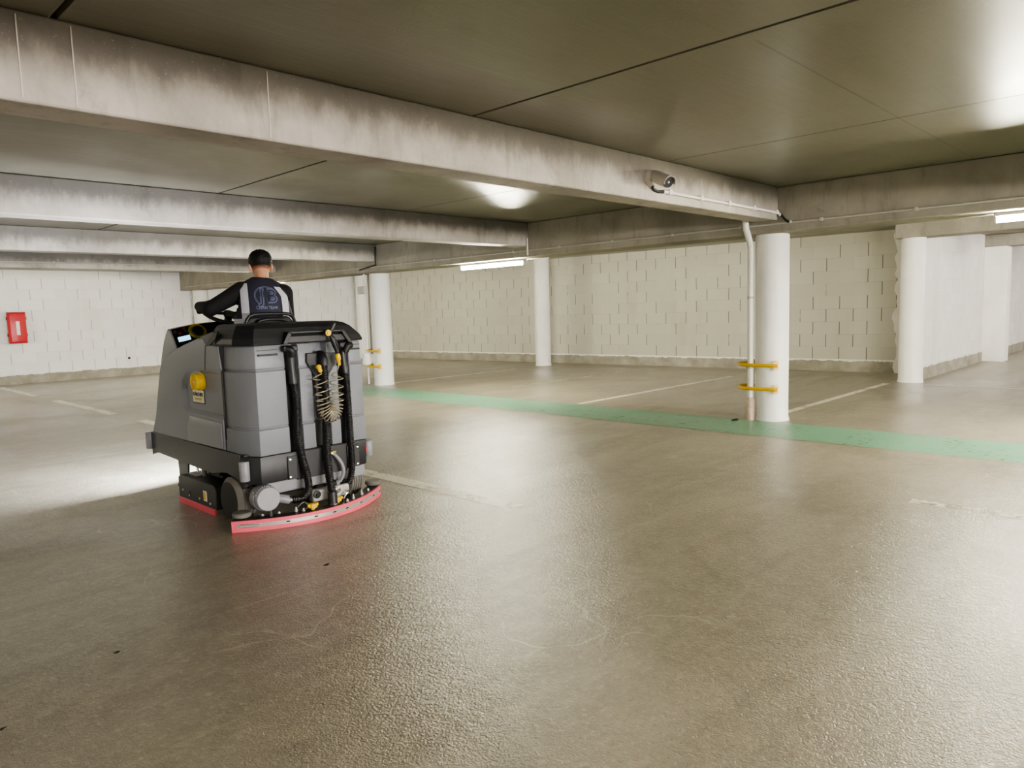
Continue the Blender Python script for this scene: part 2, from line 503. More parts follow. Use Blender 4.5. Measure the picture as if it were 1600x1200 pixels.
# ceiling of precast slabs with open joints
bm = bmesh.new()
xs = [-8, -3.8, -1.42, .98, 3.395, 5.77, GX1+.1, 11.0, 13.4, 15.8, 18.2, 20.6, 24]
gap = {.98: .014, 3.395: .013, 5.77: .005}
for a, b in zip(xs[:-1], xs[1:]):
    add_box(bm, a+gap.get(a, .004), b-gap.get(b, .004), -14, FARY, CEIL, CEIL+.1)
struct(finish('ceiling', bm, M['ceiling']))
bm = bmesh.new(); add_box(bm, -8, 24, -14, FARY, CEIL+.1, CEIL+.2)
struct(finish('trim_1', bm, M['dark_gap']))

# cross beams and girders
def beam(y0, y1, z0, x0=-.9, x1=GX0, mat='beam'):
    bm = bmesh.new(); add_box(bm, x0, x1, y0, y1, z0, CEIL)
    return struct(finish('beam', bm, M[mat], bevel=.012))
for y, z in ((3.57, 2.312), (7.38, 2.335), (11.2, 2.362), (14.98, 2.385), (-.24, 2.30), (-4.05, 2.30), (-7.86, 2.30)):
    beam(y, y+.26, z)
for x in (.84, 1.04, 1.935): struct(box('trim_4', x-.0025, x+.0025, 3.567, 3.571, 2.33, CEIL-.02, M['seam']))
struct(box('girder', GX0, GX1, -14, FARY, GB, CEIL, M['girder'], bevel=.012))
struct(box('girder', -1.4, -.9, -14, FARY, GB, CEIL, M['girder'], bevel=.012))
# lower beams beyond the pier on the right
struct(box('beam', 13.2, 13.65, -14, 3.86, 2.385, CEIL, M['girder'], bevel=.012))
struct(box('beam', 18.2, 18.65, -14, 3.58, 2.43, CEIL, M['girder'], bevel=.012))

# walls
struct(box('wall_far', -8, 14.2, FARY, FARY+.2, 0, CEIL, M['wall_far']))
def slab_wall(name, p0, p1, th, z0, z1, mat):
    p0 = Vector((*p0, 0)); p1 = Vector((*p1, 0)); d = (p1-p0).normalized(); n = Vector((-d.y, d.x, 0))*th
    bm = bmesh.new()
    add_loft(bm, [[(q.x, q.y, z) for q in (p0, p1, p1+n, p0+n)] for z in (z0, z1)])
    return struct(finish(name, bm, mat))
WR0, WR1 = (14.85, 4.17), (13.80, FARY)
slab_wall('wall_right', WR1, WR0, .2, 0, CEIL, M['wall_right'])
def wr(y): return 14.85 + (y-4.17)*(13.80-14.85)/(FARY-4.17)
# ragged plaster end of the block wall
bm = bmesh.new()
prev = None; rings = []
for k in range(27):
    z = CEIL*k/26
    j = random.uniform(-.05, .05); w = random.uniform(-.02, .03)
    rings.append([(14.80+w*.5, 4.30+j, z), (14.80+w*.5, 3.98+w, z), (15.05, 3.98+w, z), (15.05, 4.30+j, z)])
add_loft(bm, rings)
struct(finish('trim_2', bm, m_concrete('rough_white_plaster', (206, 200, 188), (228, 224, 214), .2, .25, .8), smooth=30))
# triangular plaster haunch under the beam
bm = bmesh.new(); add_prism(bm, [(3.90, 2.66), (3.90, 2.43), (3.62, 2.392), (3.60, 2.40), (3.72, 2.47)], 'x', 13.17, 13.3)
struct(box('wall_side', 13.5, 18.62, 3.56, 3.76, 0, CEIL, M['wall_side']))
bm.free()
struct(box('wall_recess', 18.62, 24, 3.48, 3.68, 0, CEIL, M['wall_side']))
struct(box('trim_3', 18.18, 18.62, 3.14, 3.56, 0, 2.43, M['column'], bevel=.01))
struct(box('wall_end', 24, 24.2, -14, 3.7, 0, CEIL, M['wall_far']))
struct(box('wall_left', -8.2, -8, -14, FARY, 0, CEIL, M['wall_right']))
# back wall with a wide entrance opening letting daylight in (behind the camera)
bm = bmesh.new()
add_box(bm, -8, -1.0, -14.2, -14, 0, CEIL); add_box(bm, 9.5, 24, -14.2, -14, 0, CEIL); add_box(bm, -1.0, 9.5, -14.2, -14, 2.1, CEIL)
struct(finish('wall_back', bm, M['wall_far']))

# concrete upstands at the foot of the walls
struct(box('baseboard_far', -8, 13.8, FARY-.025, FARY, 0, .22, M['upstand']))
bm = bmesh.new()
add_loft(bm, [[(wr(FARY)-.03, FARY, z), (wr(4.17)-.03, 4.17, z), (wr(4.17)+.02, 4.17, z), (wr(FARY)+.02, FARY, z)] for z in (0, .24)])
struct(finish('baseboard_right', bm, M['upstand']))
struct(box('baseboard_side', 13.55, 18.2, 3.535, 3.56, 0, .24, M['upstand']))
struct(box('baseboard_recess', 18.62, 24, 3.455, 3.48, 0, .22, M['upstand']))

# ------------------------------------------------------------------ columns
def column(x, y, r, h, label, group='round white columns'):
    t = thing('column', label, 'column', (x, y, 0), group=group)
    prof = [(0, r+.012), (.02, r+.008), (.05, r), (h-.02, r), (h, r-.004)]
    lathe('shaft', prof, (0,0,0), (0,0,1), M['column'], t, 40, 30)
    return t
column(8.345, 3.765, .19, GB, 'thick round white column with yellow hoops and a white drainpipe beside it')
column(8.545, 11.83, .195, GB, 'round white column with a grey junction box, behind the floor scrubber')
column(13.56, 12.03, .19, CEIL, 'round white column standing against the pale block wall, near the glowing tube light')
column(13.37, 3.62, .185, 2.385, 'round white column at the ragged end of the block wall')
column(13.62, 19.85, .2, CEIL, 'slim white column in the far corner, seen just above the scrubber')
column(8.47, 20.02, .2, 2.32, 'white column at the far wall, behind the driver\'s arm')

# yellow hoop guards
def hoop(x, y, z, label, rad, rot=0.0, reach=.34):
    t = thing('column_guard', label, 'guard rail', (x, y, z), rot, 'yellow column guard hoops')
    s = rad+.035
    pts = [(-s+.02, -.16, 0), (-s, -.10, 0), (-s, .10, 0)]
    for k in range(0, 13):
        a = PI - PI*k/12
        pts.append((math.cos(a)*s, .14 + math.sin(a)*reach*.75, 0))
    pts += [(s, .12, 0), (s-.03, .05, 0)]
    tube('hoop_tube', spline(pts, 4), .021, M['yellow'], t, 12)
    for px, py, ang in ((-(s-.046), -.128, math.radians(40)), (s-.05, .055, math.radians(-100))):
        bm = bmesh.new(); add_box(bm, -.032, .032, -.006, .006, -.052, .052)
        bmesh.ops.rotate(bm, verts=bm.verts, cent=(0, 0, 0), matrix=Matrix.Rotation(-ang, 3, 'Z')); bmesh.ops.translate(bm, verts=bm.verts, vec=(px, py, 0))
        b = finish('mounting_plate', bm, M['yellow'], t, bevel=.003)
        nn = Vector((-math.sin(ang), -math.cos(ang), 0))
        for dz in (-.036, .036):
            lathe('bolt', [(0, .009), (.006, .008), (.008, .001)], Vector((px, py, dz)) + nn*.006, nn, M['steel'], b, 8)
    return t
hoop(8.345, 3.765, .665, 'upper yellow steel hoop round the column with the drainpipe', .19)
hoop(8.345, 3.765, .385, 'lower yellow steel hoop round the column with the drainpipe', .19)
hoop(8.545, 11.83, .68, 'upper yellow steel hoop on the column behind the scrubber', .195)
hoop(8.545, 11.83, .375, 'lower yellow steel hoop on the column behind the scrubber', .195)

# white ribbed plastic container hanging between the two far hoops
t = thing('plastic_container', 'small white ribbed plastic container wedged between yellow hoops on the far column', 'container', (8.255, 11.985, .41))
prof = [(0, .075)]
for k in range(8): prof += [(.01+k*.027, .085), (.028+k*.027, .085), (.030+k*.027, .076), (.036+k*.027, .076)]
prof += [(.235, .06), (.245, .035)]
lathe('bottle_body', prof, (0,0,0), (0,0,1), M['paper'], t, 22)
lathe('cap', [(.245, .04), (.265, .04), (.268, .001)], (0,0,0), (0,0,1), M['conduit_w'], t, 16)
tag(box('white_plate', 8.335, 8.347, 11.74, 11.98, .435, .62, M['paper'], bevel=.004), 'white plastic sheet tucked against the far column between yellow hoops', 'sheet')

# drainpipe beside near column
t = thing('drainpipe', 'white plastic drainpipe bending down beside the round column', 'pipe', (8.172, 3.95, 0))
tube('pipe', spline([(-.192, -.03, 2.66), (-.192, -.03, 2.45), (-.192, -.03, 2.27), (-.145, -.028, 2.20), (-.03, -.005, 2.09), (0, 0, 2.03), (0, 0, 1.9), (0, 0, 1.2), (0, 0, .16)], 8), .036, M['white_pipe'], t, 16)
lathe('ground_sleeve', [(0, .050), (.25, .048), (.26, .046), (.27, .036)], (0,0,0), (0,0,1), M['rust'], t, 18)
for z in (.62, 1.45): lathe('pipe_clip', [(0, .041), (.025, .041)], (0,0,z), (0,0,1), M['conduit'], t, 16)

# ------------------------------------------------------------------ conduits
def conduit(name, pts, r, label, clips, mat, sweep=True):
    o = Vector(pts[0])
    t = thing(name, label, 'conduit', o)
    P = [Vector(p)-o for p in pts]
    tube('tube', P, r, M[mat], t, 10)
    for c in clips:
        c = Vector(c)-o
        box('clip', c.x-r*1.5, c.x+r*1.5, c.y-r*1.5, c.y+r*1.5, c.z-r*1.5, c.z+r*1.6, M[mat], t, bevel=.003)
    return t
cx = GX0-.02
conduit('conduit', [(cx, -6, 2.275), (cx, 19.9, 2.275)], .011, 'long grey conduit clipped along the big girder above the columns',
        [(cx, -.6+k*.92, 2.275) for k in range(22)], 'conduit')
conduit('conduit', [(-.8, 14.96, 2.49), (8.0, 14.96, 2.49)], .012, 'thin pale conduit along the cross beam in front of the far white wall',
        [(.6+k*1.05, 14.96, 2.49) for k in range(7)], 'conduit')
conduit('conduit', [(5.66, 3.55, 2.402), (8.0, 3.55, 2.392), (8.02, 3.53, 2.36)], .015, 'white conduit running along the beam from the security camera',
        [(5.75+k*.55, 3.55, 2.402-k*.0025) for k in range(5)], 'conduit_w')
tube_drop = thing('conduit', 'short black cable loop dropping from the beam conduit to the girder', 'cable', (8.02, 3.52, 2.275))
tube('cable', spline([(0, 0, .10), (.01, -.02, .06), (0, -.06, .02), (.0, -.1, 0)], 5), .012, M['black'], tube_drop, 8)
box('small_box', -.012, .012, -.118, -.092, -.012, .022, M['grey_pl'], tube_drop, bevel=.006)
conduit('conduit', [(8.33, 12.05, 2.185), (8.33, 12.05, .02)], .016, 'thin white conduit running down the column behind the scrubber', [], 'conduit_w')
t = thing('junction_box', 'grey junction box on the column behind the scrubber', 'box', (8.30, 12.06, 1.80))
box('housing', -.05, .05, -.11, .11, 0, .15, M['grey_pl'], t, bevel=.008)
box('cover', -.06, -.05, -.10, .10, .01, .14, M['steel'], t, bevel=.003)
conduit('conduit', [(8.01, 11.19, 2.63), (8.01, 11.19, 2.30), (8.01, 11.7, 2.24), (8.2, 12.0, 2.24)], .014, 'dark cable at the beam end above the far column', [], 'black')
conduit('conduit', [(8.0, 7.36, 2.45), (8.0, 7.36, 2.20)], .012, 'short vertical conduit at a beam end above the tube light', [], 'conduit_w')

# ------------------------------------------------------------------ tube lights
TUBE = emit('lit_fluorescent_tube', (1.0, .945, .74, 1), 520)
TUBE_W = emit('lit_fluorescent_tube_cool', (1.0, .96, .88, 1), 200)
TUBE_B = emit('added_fill_tube_neutral', (1.0, .94, .82, 1), 420)  # emission of the fill tubes added out of view
def tube_light(x, y, label, z=GB, L=1.46, mat=TUBE):
    t = thing('tube_light', label, 'light', (x, y, z), group='fluorescent tube lights')
    box('housing', -.05, .05, -L/2, L/2, -.035, -.001, M['grey_pl'], t, bevel=.008)
    bm = bmesh.new(); add_tube(bm, [(0, -L/2+.02, -.062), (0, L/2-.02, -.062)], .030, 10)
    finish('diffuser', bm, mat, t, smooth=50)
    for s in (-1, 1): box('end_cap', -.035, .035, s*(L/2-.01)-.012, s*(L/2-.01)+.012, -.1, -.034, M['grey_pl'], t, bevel=.006)
    return t
tube_light(8.30, 8.42, 'glowing tube light under the girder in front of the pale block wall')
tube_light(8.30, .82, 'glowing tube light under the girder near the right edge of the photo')
tube_light(8.30, 16.1, 'glowing tube light far back, half hidden behind the driver\'s shoulder')
tube_light(8.30, -6.8, 'glowing tube light under the girder behind the camera')
tube_light(-1.15, -2.2, 'added fill tube under the other girder, unseen just behind the camera', mat=TUBE_B)  # invented tube, brightens the near floor
tube_light(3.6, -2.15, 'added fill tube hung over the lane, unseen behind the camera', 2.68, mat=TUBE_B)  # made-up tube, extra fill for the near lane
tube_light(3.6, -9.8, 'added fill tube hung over the lane near the entrance, out of view', 2.68, mat=TUBE_B)  # made-up tube, strengthens the fill from behind
tube_light(-1.15, 16.0, 'added unseen fill tube under the other girder near the far wall')  # added out of view to brighten the far wall
tube_light(13.9, -3.0, 'glowing tube light in the bay beyond the right hand columns', 2.68, mat=TUBE_W)
tube_light(16.2, .9, 'glowing tube light in front of the white side wall', 2.68, mat=TUBE_W)
tube_light(20.8, .5, 'glowing tube light in the farthest bay', 2.68, mat=TUBE_W)

# ------------------------------------------------------------------ floor markings
def mark(name, x0, x1, y0, y1, mat, label, cat, group=None):
    cx, cy = (x0+x1)/2, (y0+y1)/2
    bm = bmesh.new()
    bm.faces.new([bm.verts.new(q) for q in ((x0, y0, .0016), (x1, y0, .0016), (x1, y1, .0016), (x0, y1, .0016))])
    return tag(finish(name, bm, M[mat]), label, cat, group)
mark('painted_walkway', 7.22, 8.16, -9, 13.2, 'green', 'long green painted walkway stripe on the floor in front of the columns', 'floor marking')
g = 'white parking lines'
mark('parking_line', 8.5, 12.9, 3.80, 3.91, 'white_line', 'white parking line running from the near round column towards the wall', 'floor marking', g)
mark('parking_line', 8.24, 12.95, 6.58, 6.69, 'white_line', 'white parking line ending at the green stripe, next beyond the near column', 'floor marking', g)
mark('parking_line', 9.3, 12.95, 9.09, 9.20, 'faint_line', 'faded white parking line midway between the two hooped columns', 'floor marking', g)
mark('parking_line', 8.8, 12.4, 11.84, 11.95, 'white_line', 'thin white parking line starting beside the far hooped column', 'floor marking', g)
mark('parking_line', 12.95, 13.05, -6, 3.3, 'white_line', 'white line along the floor beside the column at the ragged wall end', 'floor marking', g)
g = 'dashes of the lane centre line'
mark('lane_dash', 3.55, 3.70, 3.5, 6.5, 'white_line', 'worn white lane dash running out from the scrubber towards the camera', 'floor marking', g)
mark('lane_dash', 3.55, 3.70, 7.75, 10.85, 'white_line', 'white lane dash just ahead of the scrubber, mostly hidden by it', 'floor marking', g)
mark('lane_dash', 3.55, 3.70, 12.0, 15.15, 'white_line', 'white lane dash on the floor between scrubber and far wall', 'floor marking', g)
mark('lane_dash', 3.55, 3.70, 16.5, 19.6, 'white_line', 'white lane dash closest to the far wall with the red box', 'floor marking', g)
mark('lane_dash', 5.38, 5.50, -1.8, 1.45, 'faint_line', 'very faded white dash on the open floor at the right edge of the photo', 'floor marking', g)

# ------------------------------------------------------------------ extinguisher box on far wall
t = thing('extinguisher_box', 'red plastic fire extinguisher box on the white block wall', 'box', (4.19, FARY, .96))
box('back_shell', -.17, .17, -.10, -.002, .02, .72, M['dark_red'], t, bevel=.02)
bm = bmesh.new()
def rr(w0, w1, z0, z1, y): return [(-w0, y, z0), (w0, y, z0), (w1, y, z1), (-w1, y, z1)]
add_loft(bm, [rr(.185, .185, 0, .735, -.10), rr(.185, .185, 0, .735, -.15), rr(.155, .155, .03, .705, -.21), rr(.14, .14, .05, .69, -.215)])
door = finish('door', bm, M['red_plastic'], t, bevel=.012)
box('label_plate', -.035, .035, -.222, -.2155, .20, .52, M['paper'], door, bevel=.003)
for z in (.16, .55): box('latch', .178, .20, -.14, -.09, z, z+.08, M['dark_red'], t, bevel=.006)
for z in (.16, .55): box('hinge', -.20, -.178, -.14, -.09, z, z+.08, M['dark_red'], t, bevel=.006)
# small dark hole in the wall near floor
lathe_o = lathe('wall_hook', [(0, .03), (.03, .03), (.032, .012), (.06, .012)], (6.61, FARY-.001, .45), (0, -1, 0), M['ink'], None, 12)
tag(lathe_o, 'small dark hook low on the white block wall', 'hook')

# ------------------------------------------------------------------ security camera on the beam
t = thing('security_camera', 'white bullet security camera fixed to the side of the concrete beam', 'camera', (5.46, 3.57, 2.50))
lathe('wall_base', [(0, .068), (.035, .068), (.045, .06), (.05, .02)], (0,0,0), (0,-1,0), M['grey_pl'], t, 24)
tube('bracket', spline([(0, -.04, 0), (.01, -.09, .0), (.03, -.14, -.005)], 5), .02, M['grey_pl'], t, 12)
d = Vector((-.36, -.85, -.36)).normalized()
o0 = Vector((.0, -.06, .0))
bdy = lathe('camera_body', [(-.02, .03), (.0, .045), (.03, .05), (.20, .05), (.205, .046)], o0, d, M['grey_pl'], t, 24)
lathe('front_glass', [(.204, .047), (.212, .045), (.214, .001)], o0, d, M['black'], t, 24)
lathe('lens', [(.213, .010), (.217, .008), (.2175, .001)], o0, d, M['steel'], t, 12)
# sunshield: upper half shell overhanging the front
side = d.cross(Vector((0,0,1))).normalized(); up = side.cross(d).normalized()
bm = bmesh.new(); rings = []
for q in (-.01, .12, .235):
    rings.append([o0 + d*q + (side*math.cos(a)+up*math.sin(a))*r for a, r in
                  [(math.radians(-15+k*15), .058) for k in range(15)] + [(math.radians(195-k*15), .053) for k in range(15)]])
add_loft(bm, rings)
finish('sun_shield', bm, M['grey_pl'], t, smooth=40)
tube('cable', spline([(.02, -.03, -.055), (.03, -.02, -.085), (.10, -.02, -.105), (.19, -.02, -.10)], 6), .013, M['black'], t, 8)
lathe('cable_gland', [(0, .018), (.03, .018)], (.19, -.02, -.10), (1, 0, 0), M['conduit_w'], t, 12)

# ------------------------------------------------------------------ debris on floor
def scrap(x, y, s, label, mat='ink', name='dead_leaf'):
    bm = bmesh.new(); n = 9; vs = []
    for k in range(n):
        a = 2*PI*k/n; r = s*random.uniform(.45, 1.1)
        vs.append((x+math.cos(a)*r*1.3, y+math.sin(a)*r*.7, .004+random.uniform(0, .006)))
    c = [bm.verts.new(v) for v in vs]; top = bm.verts.new((x, y, .012))
    bot = bm.verts.new((x, y, .0012))
    for k in range(n): bm.faces.new((c[k], c[(k+1) % n], top)); bm.faces.new((c[(k+1) % n], c[k], bot))
    return tag(finish(name, bm, M[mat]), label, 'leaf' if name == 'dead_leaf' else 'litter')
M['leaf'] = plain('dark_dry_leaf', lin(38, 32, 24), .8, var=.3)
scrap(.925, 3.275, .016, 'small dark dead leaf alone on the open floor in front of the scrubber', 'leaf')
scrap(.452, 2.954, .016, 'dark dead leaf at the left edge of the floor', 'leaf')
scrap(2.09, 3.52, .018, 'dark leaf scrap on the floor just behind the squeegee', 'leaf')
scrap(8.06, 4.08, .07, 'crumpled black scrap lying at the foot of the drainpipe', 'ink', 'plastic_scrap')

# ================================================================== RIDE-ON FLOOR SCRUBBER
S = thing('ride_on_floor_scrubber', 'grey ride-on floor scrubber with black hoses and a red squeegee', 'floor scrubber', (2.63, 4.5, 0))

# --- rear tank: plan outline with hose channels cut in, lofted through grooves
def tank_plan(k=0.0, deep=.055):
    P = [(-.465+k, .36), (-.465+k, .17+k), (-.392+k*.6, .02+k)]
    for a, b in ((-.175, -.07), (.025, .155), (.232, .335)):
        P += [(a, .02+k), (a+.012, .02+k+deep), (b-.012, .02+k+deep), (b, .02+k)]
    P += [(.445-k*.6, .02+k), (.475-k, .10+k), (.475-k, .36)]
    return P
def ring(P, z): return [(x, y, z) for x, y in P]
bm = bmesh.new()
add_loft(bm, [ring(tank_plan(.000), .475), ring(tank_plan(-.004), .485), ring(tank_plan(-.002), .648), ring(tank_plan(.010), .656), ring(tank_plan(.010), .662), ring(tank_plan(.005), .668),
              ring(tank_plan(.006), 1.038), ring(tank_plan(.017), 1.046), ring(tank_plan(.017), 1.052), ring(tank_plan(.010), 1.060), ring(tank_plan(.018), 1.205), ring(tank_plan(.024), 1.213)])
tank = finish('rear_tank', bm, M['tank'], S, bevel=.006)
# thin vent slots near the top of the tank
for x0, x1, z in ((-.365, -.225, 1.150), (.345, .43, 1.152)):
    box('slot', x0, x1, .022, .036, z-.006, z+.006, M['black'], tank, bevel=.002)
    box('slot', x0, x1, .020, .036, z+.030, z+.034, M['frame'], tank)
# black strips standing in for the shade inside the grey hose channels
for a, b, z0, z1 in ((-.163, -.082, .47, 1.2), (.037, .143, .46, .66), (.244, .323, .47, 1.2)):
    box('channel_shade', a, b, .068, .074, z0, z1, M['black'], tank)
# recess around the suction pipe
prism('hose_recess', [(-.015, 1.145), (.222, 1.135), (.215, 1.06), (.15, .98), (.14, .68), (.045, .68), (.04, .98), (-.018, 1.08)], 'y', .012, .03, M['frame'], S, bevel=.006)
# embossed mark on the tank
bm = text_bm('\u21b5', .05, .001)
bm.free()

# --- left and right side covers
def cover(sx, name):
    prof = [(.372, .492), (1.70, .492), (1.66, .56), (1.605, .64), (1.515, .86), (1.445, 1.02), (1.384, 1.095), (1.26, 1.14), (1.123, 1.178), (.98, 1.21), (.85, 1.236), (.70, 1.266), (.60, 1.270), (.555, 1.225), (.38, 1.214), (.345, 1.05)]
    bm = bmesh.new()
    if sx < 0:
        # outer skin with the rounded pocket round the filler cap, open towards the rear seam
        pk = [(.362, 1.045), (.70, 1.040), (.84, 1.03), (.95, 1.005), (1.02, .95), (1.05, .86), (1.04, .76), (1.0, .715), (.372, .70)]
        pk2 = [(.362, 1.015), (.70, 1.008), (.83, .995), (.92, .968), (.975, .925), (1.0, .86), (.995, .79), (.965, .755), (.372, .735)]
        add_loft(bm, [[(-.478, y, z) for y, z in prof+pk], [(-.452, y, z) for y, z in prof+pk2]])
        add_prism(bm, prof, 'x', -.454, -.40)
    else: add_prism(bm, prof, 'x', .40, .478)
    return finish(name, bm, M['tank'], S)
cl = cover(-1, 'side_cover')
for o in (cl, cover(1, 'side_cover')):
    m = o.modifiers.new('Bevel', 'BEVEL'); m.width = .009; m.segments = 3; m.limit_method = 'ANGLE'; m.angle_limit = math.radians(25)
    for p in o.data.polygons: p.use_smooth = True
    try: o.data.set_sharp_from_angle(angle=math.radians(50))
    except Exception: pass
# raised ledge along the lower part of the left cover
bm = bmesh.new()
add_loft(bm, [[(-.477, y, z) for y, z in ((.39, .50), (.99, .50), (.99, .60), (.935, .695), (.39, .680))],
              [(-.488, y, z) for y, z in ((.39, .50), (.97, .50), (.96, .60), (.90, .650), (.39, .640))]])
finish('lower_ledge', bm, M['tank'], cl, bevel=.004)
# dark seam between cover and tank
prism('seam_strip', [(.345, .50), (.372, .50), (.372, 1.21), (.345, 1.21)], 'x', -.468, -.44, M['black'], cl)
tube('panel_seam', [(-.4785, .56, 1.22), (-.4785, .585, 1.13), (-.4785, .60, 1.045)], .0025, M['black'], cl, 6)

# --- filler cap on left cover, and its badge
fc = lathe('filler_cap', [(0, .066), (.012, .066), (.014, .060), (.050, .060), (.052, .058), (.062, .058), (.062, .050), (.054, .047), (.054, .001)], (-.452, .728, .955), (-1, 0, 0), M['ypl'], S, 36)
box('grip_bar', -.514, -.505, .680, .776, .948, .962, M['ypl'], fc, bevel=.003)
bd = box('badge', -.4585, -.452, .700, .893, .797, .887, M['badge'], S, bevel=.001)
bd2 = box('badge_frame', -.4575, -.451, .692, .901, .789, .895, M['frame'], bd)
def side_text(txt, size, y, z, x, mat, parent, wid=None):
    bm = text_bm(txt, size, .0006, .0012)
    xs_ = [v.co.x for v in bm.verts]; w = max(xs_)-min(xs_); k = (wid/w) if wid else 1
    for v in bm.verts: v.co = Vector((x - v.co.z, y - v.co.x*k, z + v.co.y))
    return finish('lettering', bm, mat, parent)
side_text('K\u00c4RCHER', .034, .796, .856, -.4595, M['ink'], bd, .165)
side_text('PROFESSIONAL', .016, .796, .822, -.4595, M['ink_y'], bd, .12)

# --- lid
def lid_plan(l, rr_, rear, ch=.0):
    return [(-.465+l, .50), (-.465+l, .17+rear*.7), (-.392+l*.8, .02+rear), (.445-rr_, .02+rear), (.478-rr_, .10+rear), (.478-rr_, .50)]
bm = bmesh.new()
add_loft(bm, [ring(lid_plan(-.004, .0, -.004), 1.215), ring(lid_plan(-.008, -.004, -.008), 1.228), ring(lid_plan(.0, .012, .004), 1.262), ring(lid_plan(.03, .075, .03), 1.325), ring(lid_plan(.05, .115, .055), 1.350), ring(lid_plan(.085, .16, .10), 1.362)])
lid = finish('tank_lid', bm, M['lid'], S)
# raised trapezoid handle on the rear of the lid
def bar(pts, w, h, name, parent, mat):
    bm = bmesh.new()
    add_prism(bm, pts, 'y', -.02, .06)
    return finish(name, bm, mat, parent, bevel=.004)
bar([(-.205, 1.215), (-.17, 1.215), (-.135, 1.285), (-.16, 1.300)], 0, 0, 'handle_post', lid, M['lid'])
bar([(.345, 1.20), (.31, 1.20), (.255, 1.285), (.275, 1.300)], 0, 0, 'handle_post', lid, M['lid'])
bar([(-.16, 1.300), (-.135, 1.283), (.255, 1.283), (.275, 1.300)], 0, 0, 'handle_bar', lid, M['lid'])
box('handle_panel', -.17, .31, -.002, .03, 1.222, 1.268, M['frame'], lid, bevel=.004)
prism('lid_catch', [(.66, 1.275), (.575, 1.20), (.565, 1.225), (.42, 1.225), (.38, 1.30), (.45, 1.312)], 'x', -.4765, -.43, M['frame'], lid, bevel=.004)
prism('catch_grip', [(.345, 1.315), (.40, 1.31), (.50, 1.262), (.565, 1.212), (.50, 1.214), (.40, 1.255)], 'x', -.481, -.47, M['black'], lid, bevel=.003)

# --- bumper frame
fr = bmesh.new()
add_prism(fr, [(.15, .49), (1.73, .495), (1.73, .305), (1.60, .335), (.60, .300), (.45, .325), (.36, .335), (.15, .305)], 'x', -.482, -.455)
finish('side_rail', fr, M['frame'], S, bevel=.004)
fr = bmesh.new()
add_prism(fr, [(.15, .49), (1.73, .495), (1.73, .305), (1.60, .335), (.60, .300), (.45, .325), (.36, .335), (.15, .305)], 'x', .455, .482)
finish('side_rail', fr, M['frame'], S, bevel=.004)
def bump_plan(k): return [(-.478+k, .16), (-.465+k, .07), (-.405+k, .005+k), (.42-k, .005+k), (.468-k, .06), (.478-k, .16)]
bm = bmesh.new()
outer = bump_plan(0); inner = [(x*.94, y+.03) for x, y in outer]
add_loft(bm, [[(x, y, z) for x, y in outer+inner[::-1]] for z in (.29, .475)])
rb = finish('rear_bumper', bm, M['lid'], S, bevel=.004)
for a, b in ((-.215, -.148), (.258, .36)):
    pl = box('bumper_plate', a, b, -.006, .02, .288, .449, M['frame'], rb, bevel=.002)
box('center_panel', -.145, .256, .0, .02, .275, .47, M['frame'], rb, bevel=.004)
for x, z in ((-.197, .427), (-.2, .305), (.346, .43), (.343, .306)):
    lathe('bolt', [(0, .011), (.006, .010), (.009, .001)], (x, -.006, z), (0, -1, 0), M['chrome'], rb, 12)
box('warning_sticker', .422, .436, -.0005+.004, .006, .385, .418, M['red_plastic'], rb)
for i, (x, y, z0, z1) in enumerate(((-.482, .085, .318, .452), (-.482, 1.76, .352, .492), (.488, .07, .335, .452), (.482, 1.76, .352, .492))):
    lathe('corner_roller', [(0, .02), (0, .030), (.005, .034), (z1-z0-.005, .034), (z1-z0, .030), (z1-z0, .01)], (x, y, z0), (0, 0, 1), M['lt_grey'], S, 20)
prism('corner_bracket', [(.10, .49), (.20, .49), (.20, .26), (.17, .245), (.13, .26)], 'x', -.47, -.44, M['frame'], S, bevel=.004)

# --- chassis below
box('lower_body', -.36, .43, .03, .12, .20, .287, M['lt_grey'], S, bevel=.012)
box('chassis', -.33, .33, .12, 1.02, .17, .49, M['black'], S, bevel=.01)
box('front_floor', -.45, .45, .37, 1.70, .46, .495, M['frame'], S, bevel=.006)
box('seat_base', -.40, .40, .36, .98, .49, .93, M['tank'], S, bevel=.02)
prism('bracket_plate', [(1.33, .46), (1.11, .46), (1.15, .10), (1.30, .10)], 'x', -.44, -.425, M['frame'], S, bevel=.003)
tube('tow_hook', spline([(-.44, 1.24, .16), (-.47, 1.26, .13), (-.46, 1.27, .10), (-.43, 1.25, .09)], 5), .005, M['steel'], S, 6)
box('bracket_foot', -.47, -.43, 1.20, 1.24, .03, .12, M['rubber_gray'], S, bevel=.006)

# --- wheels
def wheel(x0, x1, y, r, sx):
    w = x1-x0; ax = (1, 0, 0)
    prof = [(0, r*.80), (.004, r-.022), (.02, r-.004)]
    n = 5
    for k in range(n):
        a = .02 + (w-.04)*k/n; b = .02 + (w-.04)*(k+1)/n
        prof += [(a+.003, r), (b-.005, r), (b-.004, r-.006), (b-.001, r-.006)]
    prof += [(w-.004, r-.022), (w, r*.80)]
    t = lathe('wheel', prof, (x0, y, r), ax, M['tyre'], S, 40)
    xs0 = x0 if sx < 0 else x1
    lathe('hub', [(-.002, r*.81), (.02, r*.77), (.06, r*.68), (.06, r*.36), (.022, r*.32), (.022, .001)], (xs0, y, r), (-sx, 0, 0), M['rim_dark'], t, 30)
    for k in range(5):
        a = 2*PI*k/5+.3
        lathe('wheel_bolt', [(0, .011), (.016, .010), (.018, .001)], (xs0-sx*.022, y+math.cos(a)*r*.25, r+math.sin(a)*r*.25), (sx, 0, 0), M['chrome'], t, 8)
    return t
wheel(-.505, -.365, .30, .158, -1)
wheel(.365, .505, .30, .158, 1)
wheel(-.06, .06, 1.46, .15, -1)
